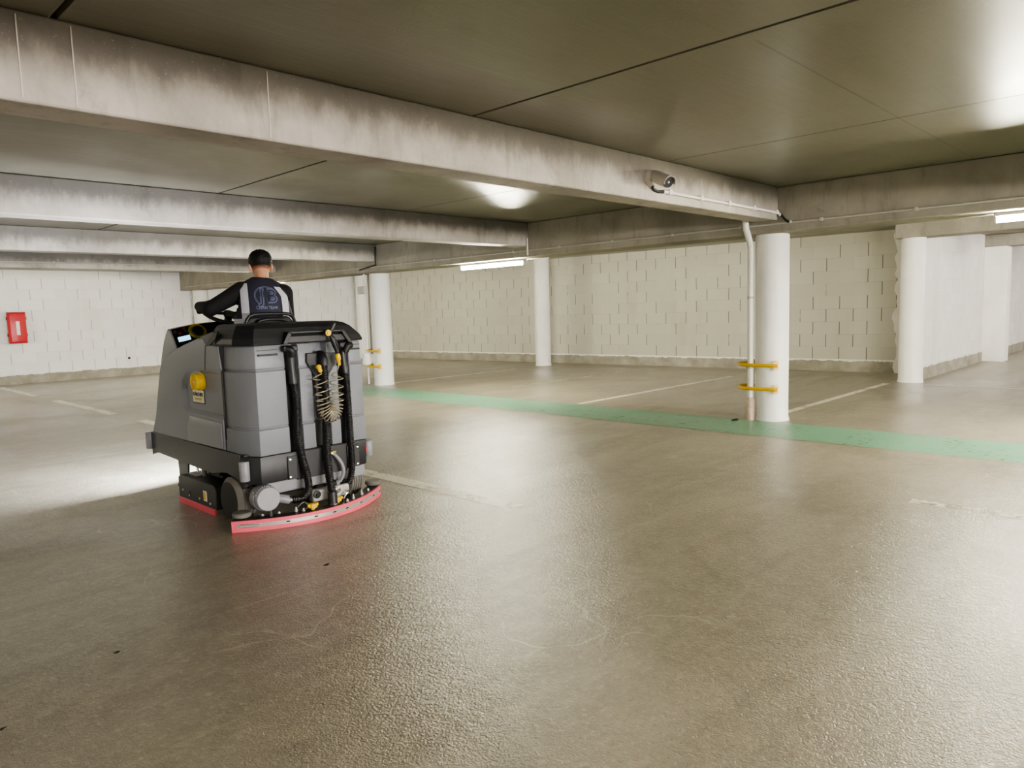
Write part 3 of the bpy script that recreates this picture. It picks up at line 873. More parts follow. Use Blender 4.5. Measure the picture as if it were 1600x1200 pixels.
prism('wheel_guard', [(.06, .30), (.14, .335), (.46, .335), (.52, .29), (.52, .33), (.45, .36), (.10, .36)], 'x', -.47, -.36, M['black'], S, bevel=.004)

# --- recovery cap at the rear
rc = lathe('recovery_tank_cap', [(-.02, .001), (-.02, .076), (-.012, .082), (.028, .084), (.030, .088), (.055, .092), (.10, .088)], (-.385, -.02, .195), (.10, 1, -.03), M['lt_grey'], S, 36)
for k in range(26):
    a = PI*.12 + PI*.76*k/25
    if k % 2: continue
    box('grip_rib', -.004, .004, -.012, .03, -.004, .004, M['lt_grey'], rc).location = (-.385+math.cos(a)*.084, .0, .195+math.sin(a)*.084)
lathe('cap_foot', [(0, .014), (.06, .012)], (-.37, -.02, .055), (0, 0, 1), M['frame'], S, 12)

# --- brush deck
bmd = bmesh.new()
add_prism(bmd, [(.52, .045), (1.18, .045), (1.18, .205), (1.12, .222), (.55, .222), (.52, .20)], 'x', -.50, -.30)
deck = finish('brush_deck', bmd, M['frame'], S, bevel=.005)
bmd = bmesh.new()
add_prism(bmd, [(.52, .045), (1.18, .045), (1.18, .205), (1.12, .222), (.55, .222), (.52, .20)], 'x', .30, .50)
deck2 = finish('brush_deck', bmd, M['frame'], S, bevel=.005)
box('deck_crossbar', -.32, .32, .70, 1.0, .06, .18, M['black'], S, bevel=.01)
box('side_skirt', -.508, -.492, .535, 1.17, .002, .05, M['pink_red'], deck, bevel=.003)
box('side_skirt', .492, .508, .535, 1.17, .002, .05, M['pink_red'], deck2, bevel=.003)
stk = box('hazard_sticker', -.5015, -.499, .672, .732, .085, .16, M['paper'], deck)
box('sticker_print', -.5022, -.5012, .695, .728, .095, .15, M['ypl'], stk)
for y, z in ((1.10, .11), (.98, .085), (.80, .09), (.62, .08)): lathe('deck_bolt', [(0, .010), (.006, .008), (.007, .001)], (-.50, y, z), (-1, 0, 0), M['steel'], deck, 8)
box('deck_slot', -.502, -.498, .965, .985, .075, .12, M['ink'], deck)
box('lift_plate', -.45, -.36, .95, 1.10, .222, .235, M['steel'], S, bevel=.003)
tube('lift_hose', spline([(-.40, .92, .23), (-.42, .88, .30), (-.40, .82, .33), (-.36, .78, .26)], 6), .018, M['steel'], S, 10)
box('actuator', -.40, -.35, .62, .86, .24, .30, M['black'], S, bevel=.006)
tube('strut', [(-.40, 1.08, .46), (-.40, 1.05, .23)], .008, M['chrome'], S, 8)
tube('strut', [(-.38, .90, .46), (-.38, .88, .30)], .014, M['chrome'], S, 8)

# --- squeegee
def sq_y(x): return -.165 + .245*((x+.03)/.60)**2
XS = [-.605 + 1.2*k/48 for k in range(49)]
def sq_strip(z0, z1, d0, d1, name, mat, parent, xs_=XS, bevel=.0):
    bm = bmesh.new(); rings = []
    for x in xs_:
        s = 2*.245*(x+.03)/.36; n = Vector((s, -1)).normalized()   # outward (rearwards) normal
        q = lambda d, z: (x+n.x*d, sq_y(x)+n.y*d, z)
        rings.append([q(d0, z0), q(d1, z0), q(d1, z1), q(d0, z1)])
    add_loft(bm, rings)
    return finish(name, bm, mat, parent, smooth=30)
sq = sq_strip(.058, .074, -.09, .004, 'squeegee', M['frame'], S)
bl = sq_strip(.001, .076, -.004, .010, 'rear_blade', M['pink_red'], sq)
st = sq_strip(.030, .055, .010, .014, 'clamp_strip', M['steel'], sq, [x for x in XS if x > -.585 and x < .58])
sq_strip(.001, .058, -.085, -.075, 'front_blade', M['pink_red'], sq)
for k, x in enumerate((-.30, -.12, .02, .13, .28, .45, .56)):
    bm = bmesh.new(); s = 2*.245*(x+.03)/.36; n = Vector((s, -1, 0)).normalized(); tt = Vector((-n.y, n.x, 0))
    c = Vector((x, sq_y(x), .043)) + n*.0145
    pts = [c - tt*.012, c + tt*.012]
    add_tube(bm, pts, .004, 6)
    finish('slot', bm, M['ink'], sq)
for x in (-.56,):
    s = 2*.245*(x+.03)/.36; n = Vector((s, -1, 0)).normalized(); tt = Vector((-n.y, n.x, 0)); c = Vector((x, sq_y(x), .043)) + n*.018
    tube('latch', [c - tt*.0, c + tt*.06, c + tt*.12], [.012, .010, .006], M['steel'], sq, 8)
    tube('latch_hook', [c + tt*.0+n*.006, c + tt*.03+n*.006], .005, M['dark_red'], sq, 6)
for x, y in ((-.515, .10), (.578, .155)):
    lathe('guide_wheel', [(0, .05), (.004, .058), (.012, .062), (.026, .062), (.034, .055), (.036, .001)], (x, y, .078), (0, 0, 1), M['rubber_gray'], sq, 28)
for x, y in ((-.10, -.10), (.105, -.085)):
    kb = lathe('knob', [(0, .012), (.012, .014), (.014, .03), (.040, .03), (.044, .026), (.045, .001)], (x, y, .074), (0, 0, 1), M['ypl'], sq, 8)
    box('knob_wing', x-.04, x+.04, y-.011, y+.011, .096, .116, M['ypl'], kb, bevel=.004)
for x, y, h in ((-.30, .02, .012), (-.20, -.03, .032), (.24, -.06, .034), (.345, -.01, .036), (.45, .06, .018), (-.16, -.06, .02), (.17, -.09, .02), (-.40, .06, .010)):
    lathe('fixing', [(0, .012), (h*.5, .012), (h*.5, .007), (h, .006), (h, .001)], (x, y-.02, .074), (0, 0, 1), M['steel'], sq, 10)
tube('lift_wire', spline([(-.19, -.05, .10), (-.15, -.07, .13), (-.12, -.09, .10), (-.16, -.10, .085)], 6), .005, M['chrome'], sq, 6)
tube('lift_wire', spline([(.16, -.07, .08), (.19, -.08, .13), (.22, -.07, .14), (.23, -.06, .08)], 6), .006, M['chrome'], sq, 6)
box('hanger_bracket', -.06, .24, -.04, .02, .10, .185, M['steel'], sq, bevel=.012)
lathe('pivot_bolt', [(0, .028), (.01, .028), (.012, .012), (.02, .012), (.02, .001)], (-.03, -.04, .155), (0, -1, 0), M['black'], sq, 14)
lathe('motor_drum', [(0, .05), (.10, .05), (.11, .03)], (.10, .0, .15), (1, .15, 0), M['chrome'], S, 20)

# --- hoses at the rear
hl = corrugated('drain_hose', [(-.128, .02, .96), (-.116, .015, .88), (-.113, .015, .79), (-.122, .012, .65), (-.125, .006, .58), (-.112, -.02, .42), (-.098, -.045, .30), (-.100, -.055, .21), (-.14, -.04, .155), (-.22, -.02, .155)], .026, M['hose'], S)
tube('hose_cuff', [(-.142, .02, 1.185), (-.135, .02, 1.12), (-.127, .02, .945)], [.030, .027, .031], M['lid'], hl, 16)
box('hose_holder', -.20, -.095, -.02, .03, 1.165, 1.205, M['lid'], hl, bevel=.008)
tube('hose_top', spline([(-.18, .0, 1.185), (-.15, -.02, 1.175), (-.14, -.01, 1.13)], 5), .024, M['black'], hl, 12)
lathe('hose_clamp', [(0, .032), (.012, .032)], (-.235, -.02, .155), (1, 0, 0), M['chrome'], hl, 16)
tube('elbow', spline([(-.23, -.02, .155), (-.27, -.01, .17), (-.31, .01, .18)], 5), .03, M['lt_grey'], hl, 14)
hr = corrugated('drain_hose', [(.288, .02, 1.0), (.297, .018, .88), (.30, .015, .75), (.298, .01, .64), (.292, .0, .5), (.285, -.02, .36), (.27, -.03, .26), (.25, -.02, .19), (.21, .0, .165)], .024, M['hose'], S)
tube('hose_cuff', [(.278, .02, 1.18), (.278, .02, 1.10), (.290, .02, .985)], [.023, .022, .028], M['lid'], hr, 16)
box('hose_holder', .235, .345, -.02, .03, 1.165, 1.21, M['lid'], hr, bevel=.01)
tube('hose_top', spline([(.33, .0, 1.18), (.30, -.02, 1.18), (.28, -.01, 1.14)], 5), .027, M['black'], hr, 12)
hm = corrugated('suction_hose', [(.095, .045, 1.09), (.093, .005, 1.085), (.092, -.02, 1.03), (.093, -.022, .93), (.095, -.02, .80), (.088, -.022, .64), (.078, -.03, .50), (.065, -.05, .36), (.058, -.08, .24), (.057, -.10, .16)], .0285, M['hose'], S)
tube('hose_cuff', [(.057, -.098, .165), (.057, -.102, .085)], .034, M['lid'], hm, 18)
lathe('hose_clamp', [(0, .037), (.010, .037)], (.057, -.102, .077), (0, 0, 1), M['chrome'], hm, 18)
tube('hose_elbow', spline([(.095, .06, 1.115), (.094, .02, 1.125), (.093, -.015, 1.10), (.092, -.022, 1.05)], 6), .033, M['black'], hm, 16)
dv = tube('fill_tube', spline([(.125, -.01, .425), (.15, -.03, .395), (.18, -.045, .34), (.195, -.04, .28), (.185, -.02, .22), (.16, .0, .20)], 8), .013, M['lt_grey'], S, 12)
tube('valve', [(.10, .0, .44), (.128, -.012, .415)], [.016, .018], M['chrome'], dv, 10)
box('valve_handle', .10, .15, -.03, -.02, .425, .433, M['ypl'], dv)

# --- spiral hose and spray gun
U = spline([(.040, -.035, 1.005), (.045, -.05, .93), (.046, -.055, .85), (.050, -.06, .77), (.070, -.065, .715), (.100, -.065, .700), (.135, -.065, .715), (.158, -.06, .77), (.165, -.055, .85), (.172, -.05, .93), (.180, -.045, 1.0)], 24)
U = resample(U, .002)
pts, frm = frames(U)
n = len(pts); ph = 0.0; coil = []
for i in range(n):
    s = i/(n-1)
    dens = 17 + 62*math.exp(-((s-.5)/.15)**2)      # turns per metre
    ph0 = ph; ph += 2*PI*dens*.002
    for k in range(3):
        q = ph0 + (ph-ph0)*k/3
        j = min(i+1, n-1); f = k/3
        c = pts[i].lerp(pts[j], f)
        r = .048 * min(1, .35+min(s, 1-s)*14)
        coil.append(c + frm[i][0]*math.cos(q)*r + frm[i][1]*math.sin(q)*r*.75)
coil = [Vector((.034, -.045, 1.02))] + coil + [Vector((.195, -.045, 1.03)), Vector((.201, -.045, 1.055))]
tube('spiral_hose', resample(coil, .007), .0042, M['coil'], S, 6)
lathe('hose_connector', [(0, .012), (.01, .016), (.03, .016), (.034, .019), (.045, .019), (.055, .010)], (.052, -.045, 1.01), (-.35, 0, 1), M['ypl'], S, 12)
gun = tube('spray_gun', [(.148, -.045, 1.262), (.158, -.05, 1.235), (.176, -.05, 1.19), (.188, -.05, 1.155), (.192, -.05, 1.135)], [.013, .020, .020, .016, .013], M['lid'], S, 12)
tube('nozzle', [(.140, -.035, 1.275), (.160, -.04, 1.30), (.183, -.045, 1.345)], [.013, .016, .015], M['frame'], gun, 12)
lathe('adjust_knob', [(0, .022), (.008, .022), (.008, .014), (.014, .013), (.014, .001)], (.118, -.06, 1.28), (0, -1, 0), M['ypl'], gun, 16)
tube('gun_head', [(.118, -.045, 1.28), (.145, -.045, 1.268)], .018, M['lid'], gun, 10)
tube('trigger', spline([(.165, -.065, 1.235), (.178, -.075, 1.20), (.19, -.07, 1.17)], 5), .006, M['frame'], gun, 8)
lathe('hose_connector', [(0, .013), (.012, .019), (.045, .018), (.05, .014), (.085, .011)], (.192, -.05, 1.13), (.12, 0, -1), M['ypl'], gun, 12)

# --- front cowl with dashboard
bm = bmesh.new(); rings = []
base = [(1.123, 1.176), (1.235, 1.325), (1.30, 1.325), (1.38, 1.24), (1.46, 1.10), (1.60, .72), (1.69, .50), (1.56, .50), (1.47, .85), (1.32, 1.10), (1.18, 1.13)]
for k in range(13):
    x = -.455 + .91*k/12; c = 1-(x/.455)**2
    rings.append([(x, y + .03*c*(1 if 1.3 < y else 0), z + (.050*c if z > 1.12 else 0)) for y, z in base])
add_loft(bm, rings)
cowl = finish('front_cowl', bm, M['tank'], S, bevel=.008)
# cowl cheek on the left between fender and dashboard
bm = bmesh.new(); rings = []
for k in range(13):
    x = -.452 + .904*k/12; c = .05*(1-(x/.455)**2)
    nrm = Vector((0, -.80, .60))
    pr = [(1.130, 1.186+c), (1.234, 1.324+c), (1.30, 1.326+c)]
    rings.append([(x, pr[0][0]-.004, pr[0][1]+.003), (x, pr[1][0]-.006, pr[1][1]+.005), (x, pr[2][0], pr[2][1]+.004), (x, pr[2][0], pr[2][1]), pr[1] and (x, pr[1][0], pr[1][1]-.002), (x, pr[0][0], pr[0][1]-.002)])
add_loft(bm, rings)
dash = finish('dashboard', bm, M['black_gloss'], S, smooth=30)
def on_dash(x, t_, off=.006):
    c = .05*(1-(x/.455)**2)
    a = Vector((x, 1.126, 1.189+c)); b = Vector((x, 1.228, 1.329+c))
    return a.lerp(b, t_) + Vector((0, -.80, .60))*off
def dash_quad(name, x0, x1, t0, t1, mat, off=.004):
    bm = bmesh.new()
    lo = [on_dash(x0, t0, .0), on_dash(x1, t0, .0), on_dash(x1, t1, .0), on_dash(x0, t1, .0)]
    hi = [on_dash(x0, t0, off), on_dash(x1, t0, off), on_dash(x1, t1, off), on_dash(x0, t1, off)]
    add_loft(bm, [lo, hi]); return finish(name, bm, mat, dash)
dash_quad('display_screen', -.425, -.335, .26, .50, M['screen'])
nrm = Vector((0, -.80, .60))
lathe('mode_dial_ring', [(-.004, .07), (.006, .068), (.007, .048), (.002, .046)], on_dash(-.265, .62, 0), nrm, plain('olive_yellow_ring', lin(150, 140, 40), .4), dash, 32)
lathe('mode_dial', [(0, .046), (.02, .04), (.022, .001)], on_dash(-.265, .62, 0), nrm, M['lid'], dash, 24)
for x, t_, mt in ((-.40, .68, 'dark_red'), (-.35, .72, 'frame'), (-.36, .88, 'dark_red'), (-.43, .80, 'frame'), (-.40, .13, 'frame')):
    lathe('push_button', [(0, .014), (.008, .012), (.009, .001)], on_dash(x, t_, .002), nrm, M[mt], dash, 12)
for sx in (-.26, .26):
    lathe('headlight', [(0, .05), (.03, .055), (.04, .05), (.042, .001)], (sx, 1.655, .62), (0, 1, .2), M['headlamp'], S, 20)

# --- steering wheel
Cw = Vector((0.0, 1.19, 1.452)); wn_ = Vector((0, -.46, .89)).normalized(); we = Vector((1, 0, 0)); wf = wn_.cross(we)
WR = .205
sw = tube('steering_wheel', [Cw + (we*math.cos(2*PI*k/40) + wf*math.sin(2*PI*k/40))*WR for k in range(40)], .0155, M['black'], S, 10, closed=True)
lathe('wheel_hub', [(-.03, .03), (0, .05), (.015, .045), (.02, .001)], Cw - wn_*.02, wn_, M['lid'], sw, 20)
for a in (PI, 0, -PI/2):
    tube('spoke', [Cw - wn_*.015, Cw + (we*math.cos(a)+wf*math.sin(a))*WR], .012, M['black'], sw, 8)
tube('steering_column', [Cw - wn_*.03, Cw - wn_*.16], [.028, .035], M['lid'], S, 14)

# --- seat
seat = box('seat', -.20, .20, .60, 1.0, .92, 1.0, M['black'], S, bevel=.03, seg=3)
bm = bmesh.new()
add_loft(bm, [[(x, .565 - (z-1.0)*.12, z) for x, z in ((-.19, .98), (.19, .98), (.205, 1.2), (.195, 1.36), (.15, 1.405), (-.15, 1.405), (-.195, 1.36), (-.205, 1.2))],
              [(x, .615 - (z-1.0)*.12, z) for x, z in ((-.19, .98), (.19, .98), (.205, 1.2), (.195, 1.36), (.15, 1.405), (-.15, 1.405), (-.195, 1.36), (-.205, 1.2))]])
sb = finish('seat_back', bm, M['black'], S, bevel=.015, seg=3)
tube('seat_back_rim', spline([(-.20, .515, 1.33), (-.185, .515, 1.385), (-.14, .51, 1.42), (0, .51, 1.425), (.14, .51, 1.42), (.185, .515, 1.385), (.20, .515, 1.33)], 6), .013, M['lid'], sb, 10)
tube('grab_rail', spline([(-.12, .50, 1.34), (-.10, .485, 1.375), (0, .48, 1.385), (.10, .485, 1.375), (.12, .50, 1.34)], 6), .011, M['lid'], sb, 10)

# ================================================================== DRIVER
Pn = thing('person', 'driver with short black hair in a navy vest with silver strips', 'person', (2.63, 4.5, 0))
def lerp3(a, b, t): return tuple(x+(y-x)*t for x, y in zip(a, b))
# joint positions (machine coordinates)
PIV = Vector((.10, .80, 0)); YAW = math.radians(-24)
UM = Matrix.Translation(PIV) @ Matrix.Rotation(YAW, 4, 'Z') @ Matrix.Translation(-PIV)
UI = UM.inverted()
J = dict(pelvis=(.075, .80, 1.085), belly=(.085, .765, 1.22), chest=(.095, .775, 1.42), upper=(.10, .805, 1.57), neckb=(.10, .845, 1.665), neck=(.10, .868, 1.712), head0=(.10, .885, 1.765),
         shL=(-.058, .82, 1.605), shR=(.250, .82, 1.582), hipL=(-.03, .82, 1.08), hipR=(.16, .82, 1.08), knL=(-.12, 1.20, 1.055), knR=(.17, 1.20, 1.055), anL=(-.12, 1.27, .60), anR=(.17, 1.27, .60), ftL=(-.12, 1.40, .535), ftR=(.17, 1.40, .535))
WRIST = {-1: Vector((-.252, 1.150, 1.498)), 1: Vector((.245, 1.135, 1.500))}     # machine coordinates
ELBOW = {-1: Vector((-.265, .935, 1.475)), 1: Vector((.325, .86, 1.375))}
for q, n_ in ((-1, 'L'), (1, 'R')):
    J['wr'+n_] = tuple(UI @ WRIST[q]); J['el'+n_] = tuple(UI @ ELBOW[q])
def grip(side, k=1.0, only=None):
    """palm, four fingers and thumb closed on the wheel rim; side=-1 left, +1 right"""
    er = we*side; ctr = Cw + er*WR
    tang = wf
    def P(ang, rad, off): return ctr + er*math.cos(ang)*rad + wn_*math.sin(ang)*rad + tang*off
    wr_ = WRIST[side]
    parts = []
    D = math.radians
    palm_c = P(D(30), .044, -.012)
    parts.append([(wr_, .024), (wr_.lerp(palm_c, .5), .026), (palm_c, .024), (P(D(38), .040, .018), .022)])
    for off, ln, r in ((.036, .94, .0088), (.014, 1.0, .0092), (-.008, .96, .0088), (-.029, .82, .0078)):
        ch = [(P(D(38), .040, off*.75), r*1.15)]
        for a in (75, 115, 160, 205, 240): ch.append((P(D(38+(a-38)*ln), .0265, off), r))
        parts.append(ch)
    parts.append([(P(D(10), .036, .0), .012), (P(D(-25), .031, .028), .0115), (P(D(-60), .027, .044), .0098), (P(D(-95), .0255, .052), .0085)])
    return [[(p, r*k) for p, r in ch] for ch in parts]
def capsule_chain(bm, ch, seg=10):
    pts = []; rr_ = []
    for i in range(len(ch)-1):
        for q in range(4):
            t = q/4; pts.append(ch[i][0].lerp(ch[i+1][0], t)); rr_.append(ch[i][1]*(1-t)+ch[i+1][1]*t)
    pts.append(ch[-1][0]); rr_.append(ch[-1][1])
    add_tube(bm, pts, rr_, seg)
    for p, r in (ch[0], ch[-1]): add_ball(bm, p, r, r, r, u=10, v=6)

def body_nodes(pad=0.0, arms=True, legs=True):
    r = lambda v: (v[0]+pad, v[1]+pad) if isinstance(v, tuple) else v+pad
    N = {}; E = []
    def add(n, rad, prev=None, pos=None):
        N[n] = (pos or J[n], r(rad))
        if prev: E.append((prev, n))
    add('pelvis', (.125, .10)); add('belly', (.13, .095), 'pelvis'); add('chest', (.145, .10), 'belly'); add('upper', (.125, .085), 'chest'); add('neckb', .060, 'upper'); add('neck', .052, 'neckb')
    if arms:
        for s in 'LR':
            add('sh'+s, .062, 'upper'); add('ua'+s, .052, 'sh'+s, lerp3(J['sh'+s], J['el'+s], .5)); add('el'+s, .045, 'ua'+s)
            add('fa'+s, .041, 'el'+s, lerp3(J['el'+s], J['wr'+s], .4)); add('wr'+s, .027, 'fa'+s)
    if legs:
        for s in 'LR':
            add('hip'+s, .082, 'pelvis'); add('th'+s, .075, 'hip'+s, lerp3(J['hip'+s], J['kn'+s], .5)); add('kn'+s, .056, 'th'+s)
            add('ca'+s, .054, 'kn'+s, lerp3(J['kn'+s], J['an'+s], .35)); add('an'+s, .036, 'ca'+s); add('ft'+s, .035, 'an'+s)
    return N, E

# head slices: z from chin, half width, front, back
HS = [(.000, .024, .088, .040), (.016, .042, .096, .010), (.045, .055, .096, -.030), (.075, .064, .093, -.066), (.105, .070, .093, -.088), (.135, .0745, .096, -.098), (.165, .0745, .095, -.100), (.192, .069, .086, -.093), (.214, .054, .064, -.074), (.228, .034, .040, -.048), (.234, .012, .016, -.022)]
HM = UM @ Matrix.Translation((.100, .900, 1.690)) @ Matrix.Rotation(math.radians(2), 4, 'Z') @ Matrix.Rotation(math.radians(-8), 4, 'X') @ Matrix.Scale(.95, 4)
def head_ring(z, a, f, b, off=0.0, n=28):
    cy = (f+b)/2; hy = (f-b)/2
    out = []
    for k in range(n):
        t = 2*PI*k/n
        out.append(((a+off)*math.cos(t)*abs(math.cos(t))**-.08 if abs(math.cos(t)) > 1e-6 else 0.0, cy+(hy+off)*math.sin(t), z))
    return out
bm = bmesh.new()
add_loft(bm, [head_ring(*h) for h in HS])
add_ball(bm, (0, .100, .098), .013, .018, .024)                       # nose
add_ball(bm, (0, .108, .088), .017, .013, .011)
add_ball(bm, (0, .090, .055), .026, .010, .006); add_ball(bm, (0, .090, .047), .022, .011, .007)   # lips
add_ball(bm, (0, .088, .018), .018, .012, .014)                       # chin
for s in (-1, 1):
    add_ball(bm, (s*.030, .086, .136), .024, .012, .007)              # brow
    add_ball(bm, (s*.040, .078, .095), .018, .012, .012)              # cheek
    add_ball(bm, (s*.084, -.012, .106), .011, .021, .033, Matrix.Rotation(math.radians(s*22), 3, 'Z'))   # ear
    add_ball(bm, (s*.078, -.004, .082), .008, .010, .010)
for v in bm.verts: v.co = HM @ v.co
N, E_ = body_nodes(legs=False)
N['head0'] = (J['head0'], .050); E_.append(('neck', 'head0'))
me = skin_mesh(N, E_); me.transform(UM)
bm.from_mesh(me); bpy.data.meshes.remove(me)
N, E_ = body_nodes(arms=False); LEG = [k for k in N if k[:2] in ('pe', 'hi', 'th', 'kn', 'ca', 'an', 'ft')]
me = skin_mesh({k: N[k] for k in LEG}, [e for e in E_ if e[0] in LEG and e[1] in LEG])
bm.from_mesh(me); bpy.data.meshes.remove(me)
for s in (-1, 1):
    for ch in grip(s): capsule_chain(bm, ch)
me = remeshed(bm, .005, 3)
body = new_obj('body', me, M['skin'], Pn, smooth=180)
# eyes
for s in (-1, 1):
    bm = bmesh.new(); add_ball(bm, HM @ Vector((s*.030, .083, .117)), .0115, .0115, .0115, u=12, v=8)
    e = finish('eye', bm, M['eye'], Pn, smooth=180)
    bm = bmesh.new(); add_ball(bm, HM @ Vector((s*.030, .0925, .117)), .005, .003, .005, u=10, v=6)
    finish('iris', bm, M['ink'], e, smooth=180)
# hair: shell over the skull, cut along a hairline
bm = bmesh.new()
zs = [i/60*.238 for i in range(61)]
def slice_at(z):
    for (z0, a0, f0, b0), (z1, a1, f1, b1) in zip(HS[:-1], HS[1:]):
        if z <= z1:
            t = (z-z0)/(z1-z0); return (a0+(a1-a0)*t, f0+(f1-f0)*t, b0+(b1-b0)*t)
    return (.012, .016, -.022)
rings = []
for h in [.072, .085, .10, .115, .13, .145, .16, .175, .19, .203, .214, .224, .232, .236]:
    a, f, b_ = slice_at(min(h, .233))
    off = .003 + .014*min(1, max(0, (h-.085)/.07))
    zz = h + (.012*max(0, (h-.16)/.07))
    rings.append([(x*1.0, y, zz) for x, y, _ in head_ring(h, a, f, b_, off, 40)])
add_loft(bm, rings, cap0=False)
def hairline(x, y):
    if y > .045: return .182
    if y > .0: return .182 - (.045-y)/.045*.055
    if y > -.04: return .127 - (-y)/.04*.040
    return .082
kill = [f for f in bm.faces if f.calc_center_median().z < hairline(f.calc_center_median().x, f.calc_center_median().y)]
bmesh.ops.delete(bm, geom=kill, context='FACES')
bmesh.ops.subdivide_edges(bm, edges=bm.edges[:], cuts=1, use_grid_fill=True)
for v in bm.verts:
    if v.co.z > .13:
        k = random.uniform(-.003, .005); v.co += (v.co - Vector((0, 0, .12))).normalized()*k
hair = finish('hair', bm, M['hair'], Pn, smooth=180)
hair.matrix_local = HM
# sweater, trousers, gloves, shoes
N, E_ = body_nodes(.012, legs=False); N.pop('neck'); E_ = [e for e in E_ if 'neck' not in e]
N['neckb'] = ((.10, .850, 1.668), .060)
me = skin_mesh(N, E_); me.transform(UM); bm = bmesh.new(); bm.from_mesh(me); bpy.data.meshes.remove(me)
me = remeshed(bm, .008, 2); new_obj('sweater', me, M['sweater'], Pn, smooth=180)
N, E_ = body_nodes(.013, arms=False)
keep = ('pelvis', 'belly', 'hipL', 'hipR', 'thL', 'thR', 'knL', 'knR', 'caL', 'caR', 'anL', 'anR')
N = {k: v for k, v in N.items() if k in keep}; E_ = [e for e in E_ if e[0] in keep and e[1] in keep]
me = skin_mesh(N, E_, 'pelvis'); bm = bmesh.new(); bm.from_mesh(me); bpy.data.meshes.remove(me)
me = remeshed(bm, .008, 2); new_obj('trousers', me, M['trouser'], Pn, smooth=180)
for s in (-1, 1):
    bm = bmesh.new()
    for ch in grip(s, 1.2): capsule_chain(bm, ch)
    me = remeshed(bm, .0035, 2); new_obj('glove', me, M['glove'], Pn, smooth=180)
    a = Vector(J['anL' if s < 0 else 'anR']); f = Vector(J['ftL' if s < 0 else 'ftR'])
    bm = bmesh.new()
    capsule_chain(bm, [(a + Vector((0, -.03, -.045)), .052), (a + Vector((0, .05, -.045)), .052), (f + Vector((0, .0, .01)), .048), (f + Vector((0, .06, .0)), .036)])
    for v in bm.verts: v.co.z = max(v.co.z, .499)
    me = remeshed(bm, .007, 3); new_obj('shoe', me, M['shoe'], Pn, smooth=180)

# vest: lofted shell over the torso
VR = [(1.16, .235, .150, .080, .775), (1.30, .228, .148, .085, .770), (1.42, .208, .145, .095, .775), (1.50, .195, .138, .100, .785), (1.56, .191, .130, .100, .798), (1.605, .182, .118, .100, .812), (1.640, .162, .102, .100, .826), (1.668, .130, .084, .100, .838), (1.690, .095, .072, .100, .850), (1.705, .072, .066, .100, .856)]
def vest_pt(z, th, off=0.0):
    z = min(max(z, VR[0][0]), VR[-1][0])
    for A, B in zip(VR[:-1], VR[1:]):
        if z <= B[0]:
            t = (z-A[0])/(B[0]-A[0]); _, a, b, cx_, cy_ = [p+(q-p)*t for p, q in zip(A, B)]; break
    dz = -.018*math.sin(th) * 0
    drop = .45*(cx_*0)    # level shoulders are tilted afterwards
    x = cx_ + (a+off)*math.cos(th); y = cy_ + (b+off)*math.sin(th)
    return Vector((x, y, z - .09*(x-.10)*max(0, min(1, (z-1.40)/.22))))
def vest_back(x, z, off):
    """point of the back surface at given x (theta between pi and 2pi)"""
    for A, B in zip(VR[:-1], VR[1:]):
        if z <= B[0]:
            t = (z-A[0])/(B[0]-A[0]); _, a, b, cx_, cy_ = [p+(q-p)*t for p, q in zip(A, B)]; break
    c = max(-.985, min(.985, (x-cx_)/a))
    return vest_pt(z, -math.acos(c), off)
zs = [1.16+(1.705-1.16)*k/44 for k in range(45)]
bm = bmesh.new()
rings = [[vest_pt(z, 2*PI*k/56) for k in range(56)] for z in zs]
add_loft(bm, rings, cap0=False, cap1=False)
# arm holes: drop faces at the sides where the sleeves come out
def arm_hole(c):
    return (c.z > 1.43 and c.z < 1.655 and abs(c.x-.10) > .168 + max(0, (c.z-1.60))*(-.3) and c.y > .742) 
kill = [f for f in bm.faces if arm_hole(f.calc_center_median())]
bmesh.ops.delete(bm, geom=kill, context='FACES')
# soft folds
for v in bm.verts:
    w = math.sin(v.co.x*38 + v.co.z*46)*.0025 + math.sin(v.co.x*17 - v.co.z*61)*.002
    v.co.y += w*min(1, max(0, (1.56-v.co.z)/.12))
vest = finish('vest', bm, M['vest'], Pn, smooth=180); vest.matrix_local = UM
sm = vest.modifiers.new('Thickness', 'SOLIDIFY'); sm.thickness = .006; sm.offset = 0
def back_strip(name, edges_fn, z0, z1, mat, parent, off=.010, n=26, m=5):
    bm = bmesh.new(); rows = []
    for k in range(n+1):
        z = z0+(z1-z0)*k/n; xa, xb = edges_fn(z)
        rows.append([vest_back(xa+(xb-xa)*j/m, z, off) for j in range(m+1)])
    V = [[bm.verts.new(p) for p in r] for r in rows]
    for a, b in zip(V[:-1], V[1:]):
        for j in range(m): bm.faces.new((a[j], a[j+1], b[j+1], b[j]))
    return finish(name, bm, mat, parent, smooth=180)
back_strip('reflective_strip', lambda z: (-.062, -.010), 1.33, 1.652, M['reflect'], vest)
back_strip('reflective_strip', lambda z: (.205+.014*math.sin((z-1.30)/.34*PI) - max(0, z-1.57)*.5, .255+.012*math.sin((z-1.30)/.34*PI) - max(0, z-1.57)*.6), 1.33, 1.640, M['reflect'], vest)
back_strip('reflective_strip', lambda z: (-.118, .30), 1.340, 1.395, M['reflect'], vest, off=.009, n=6, m=24)
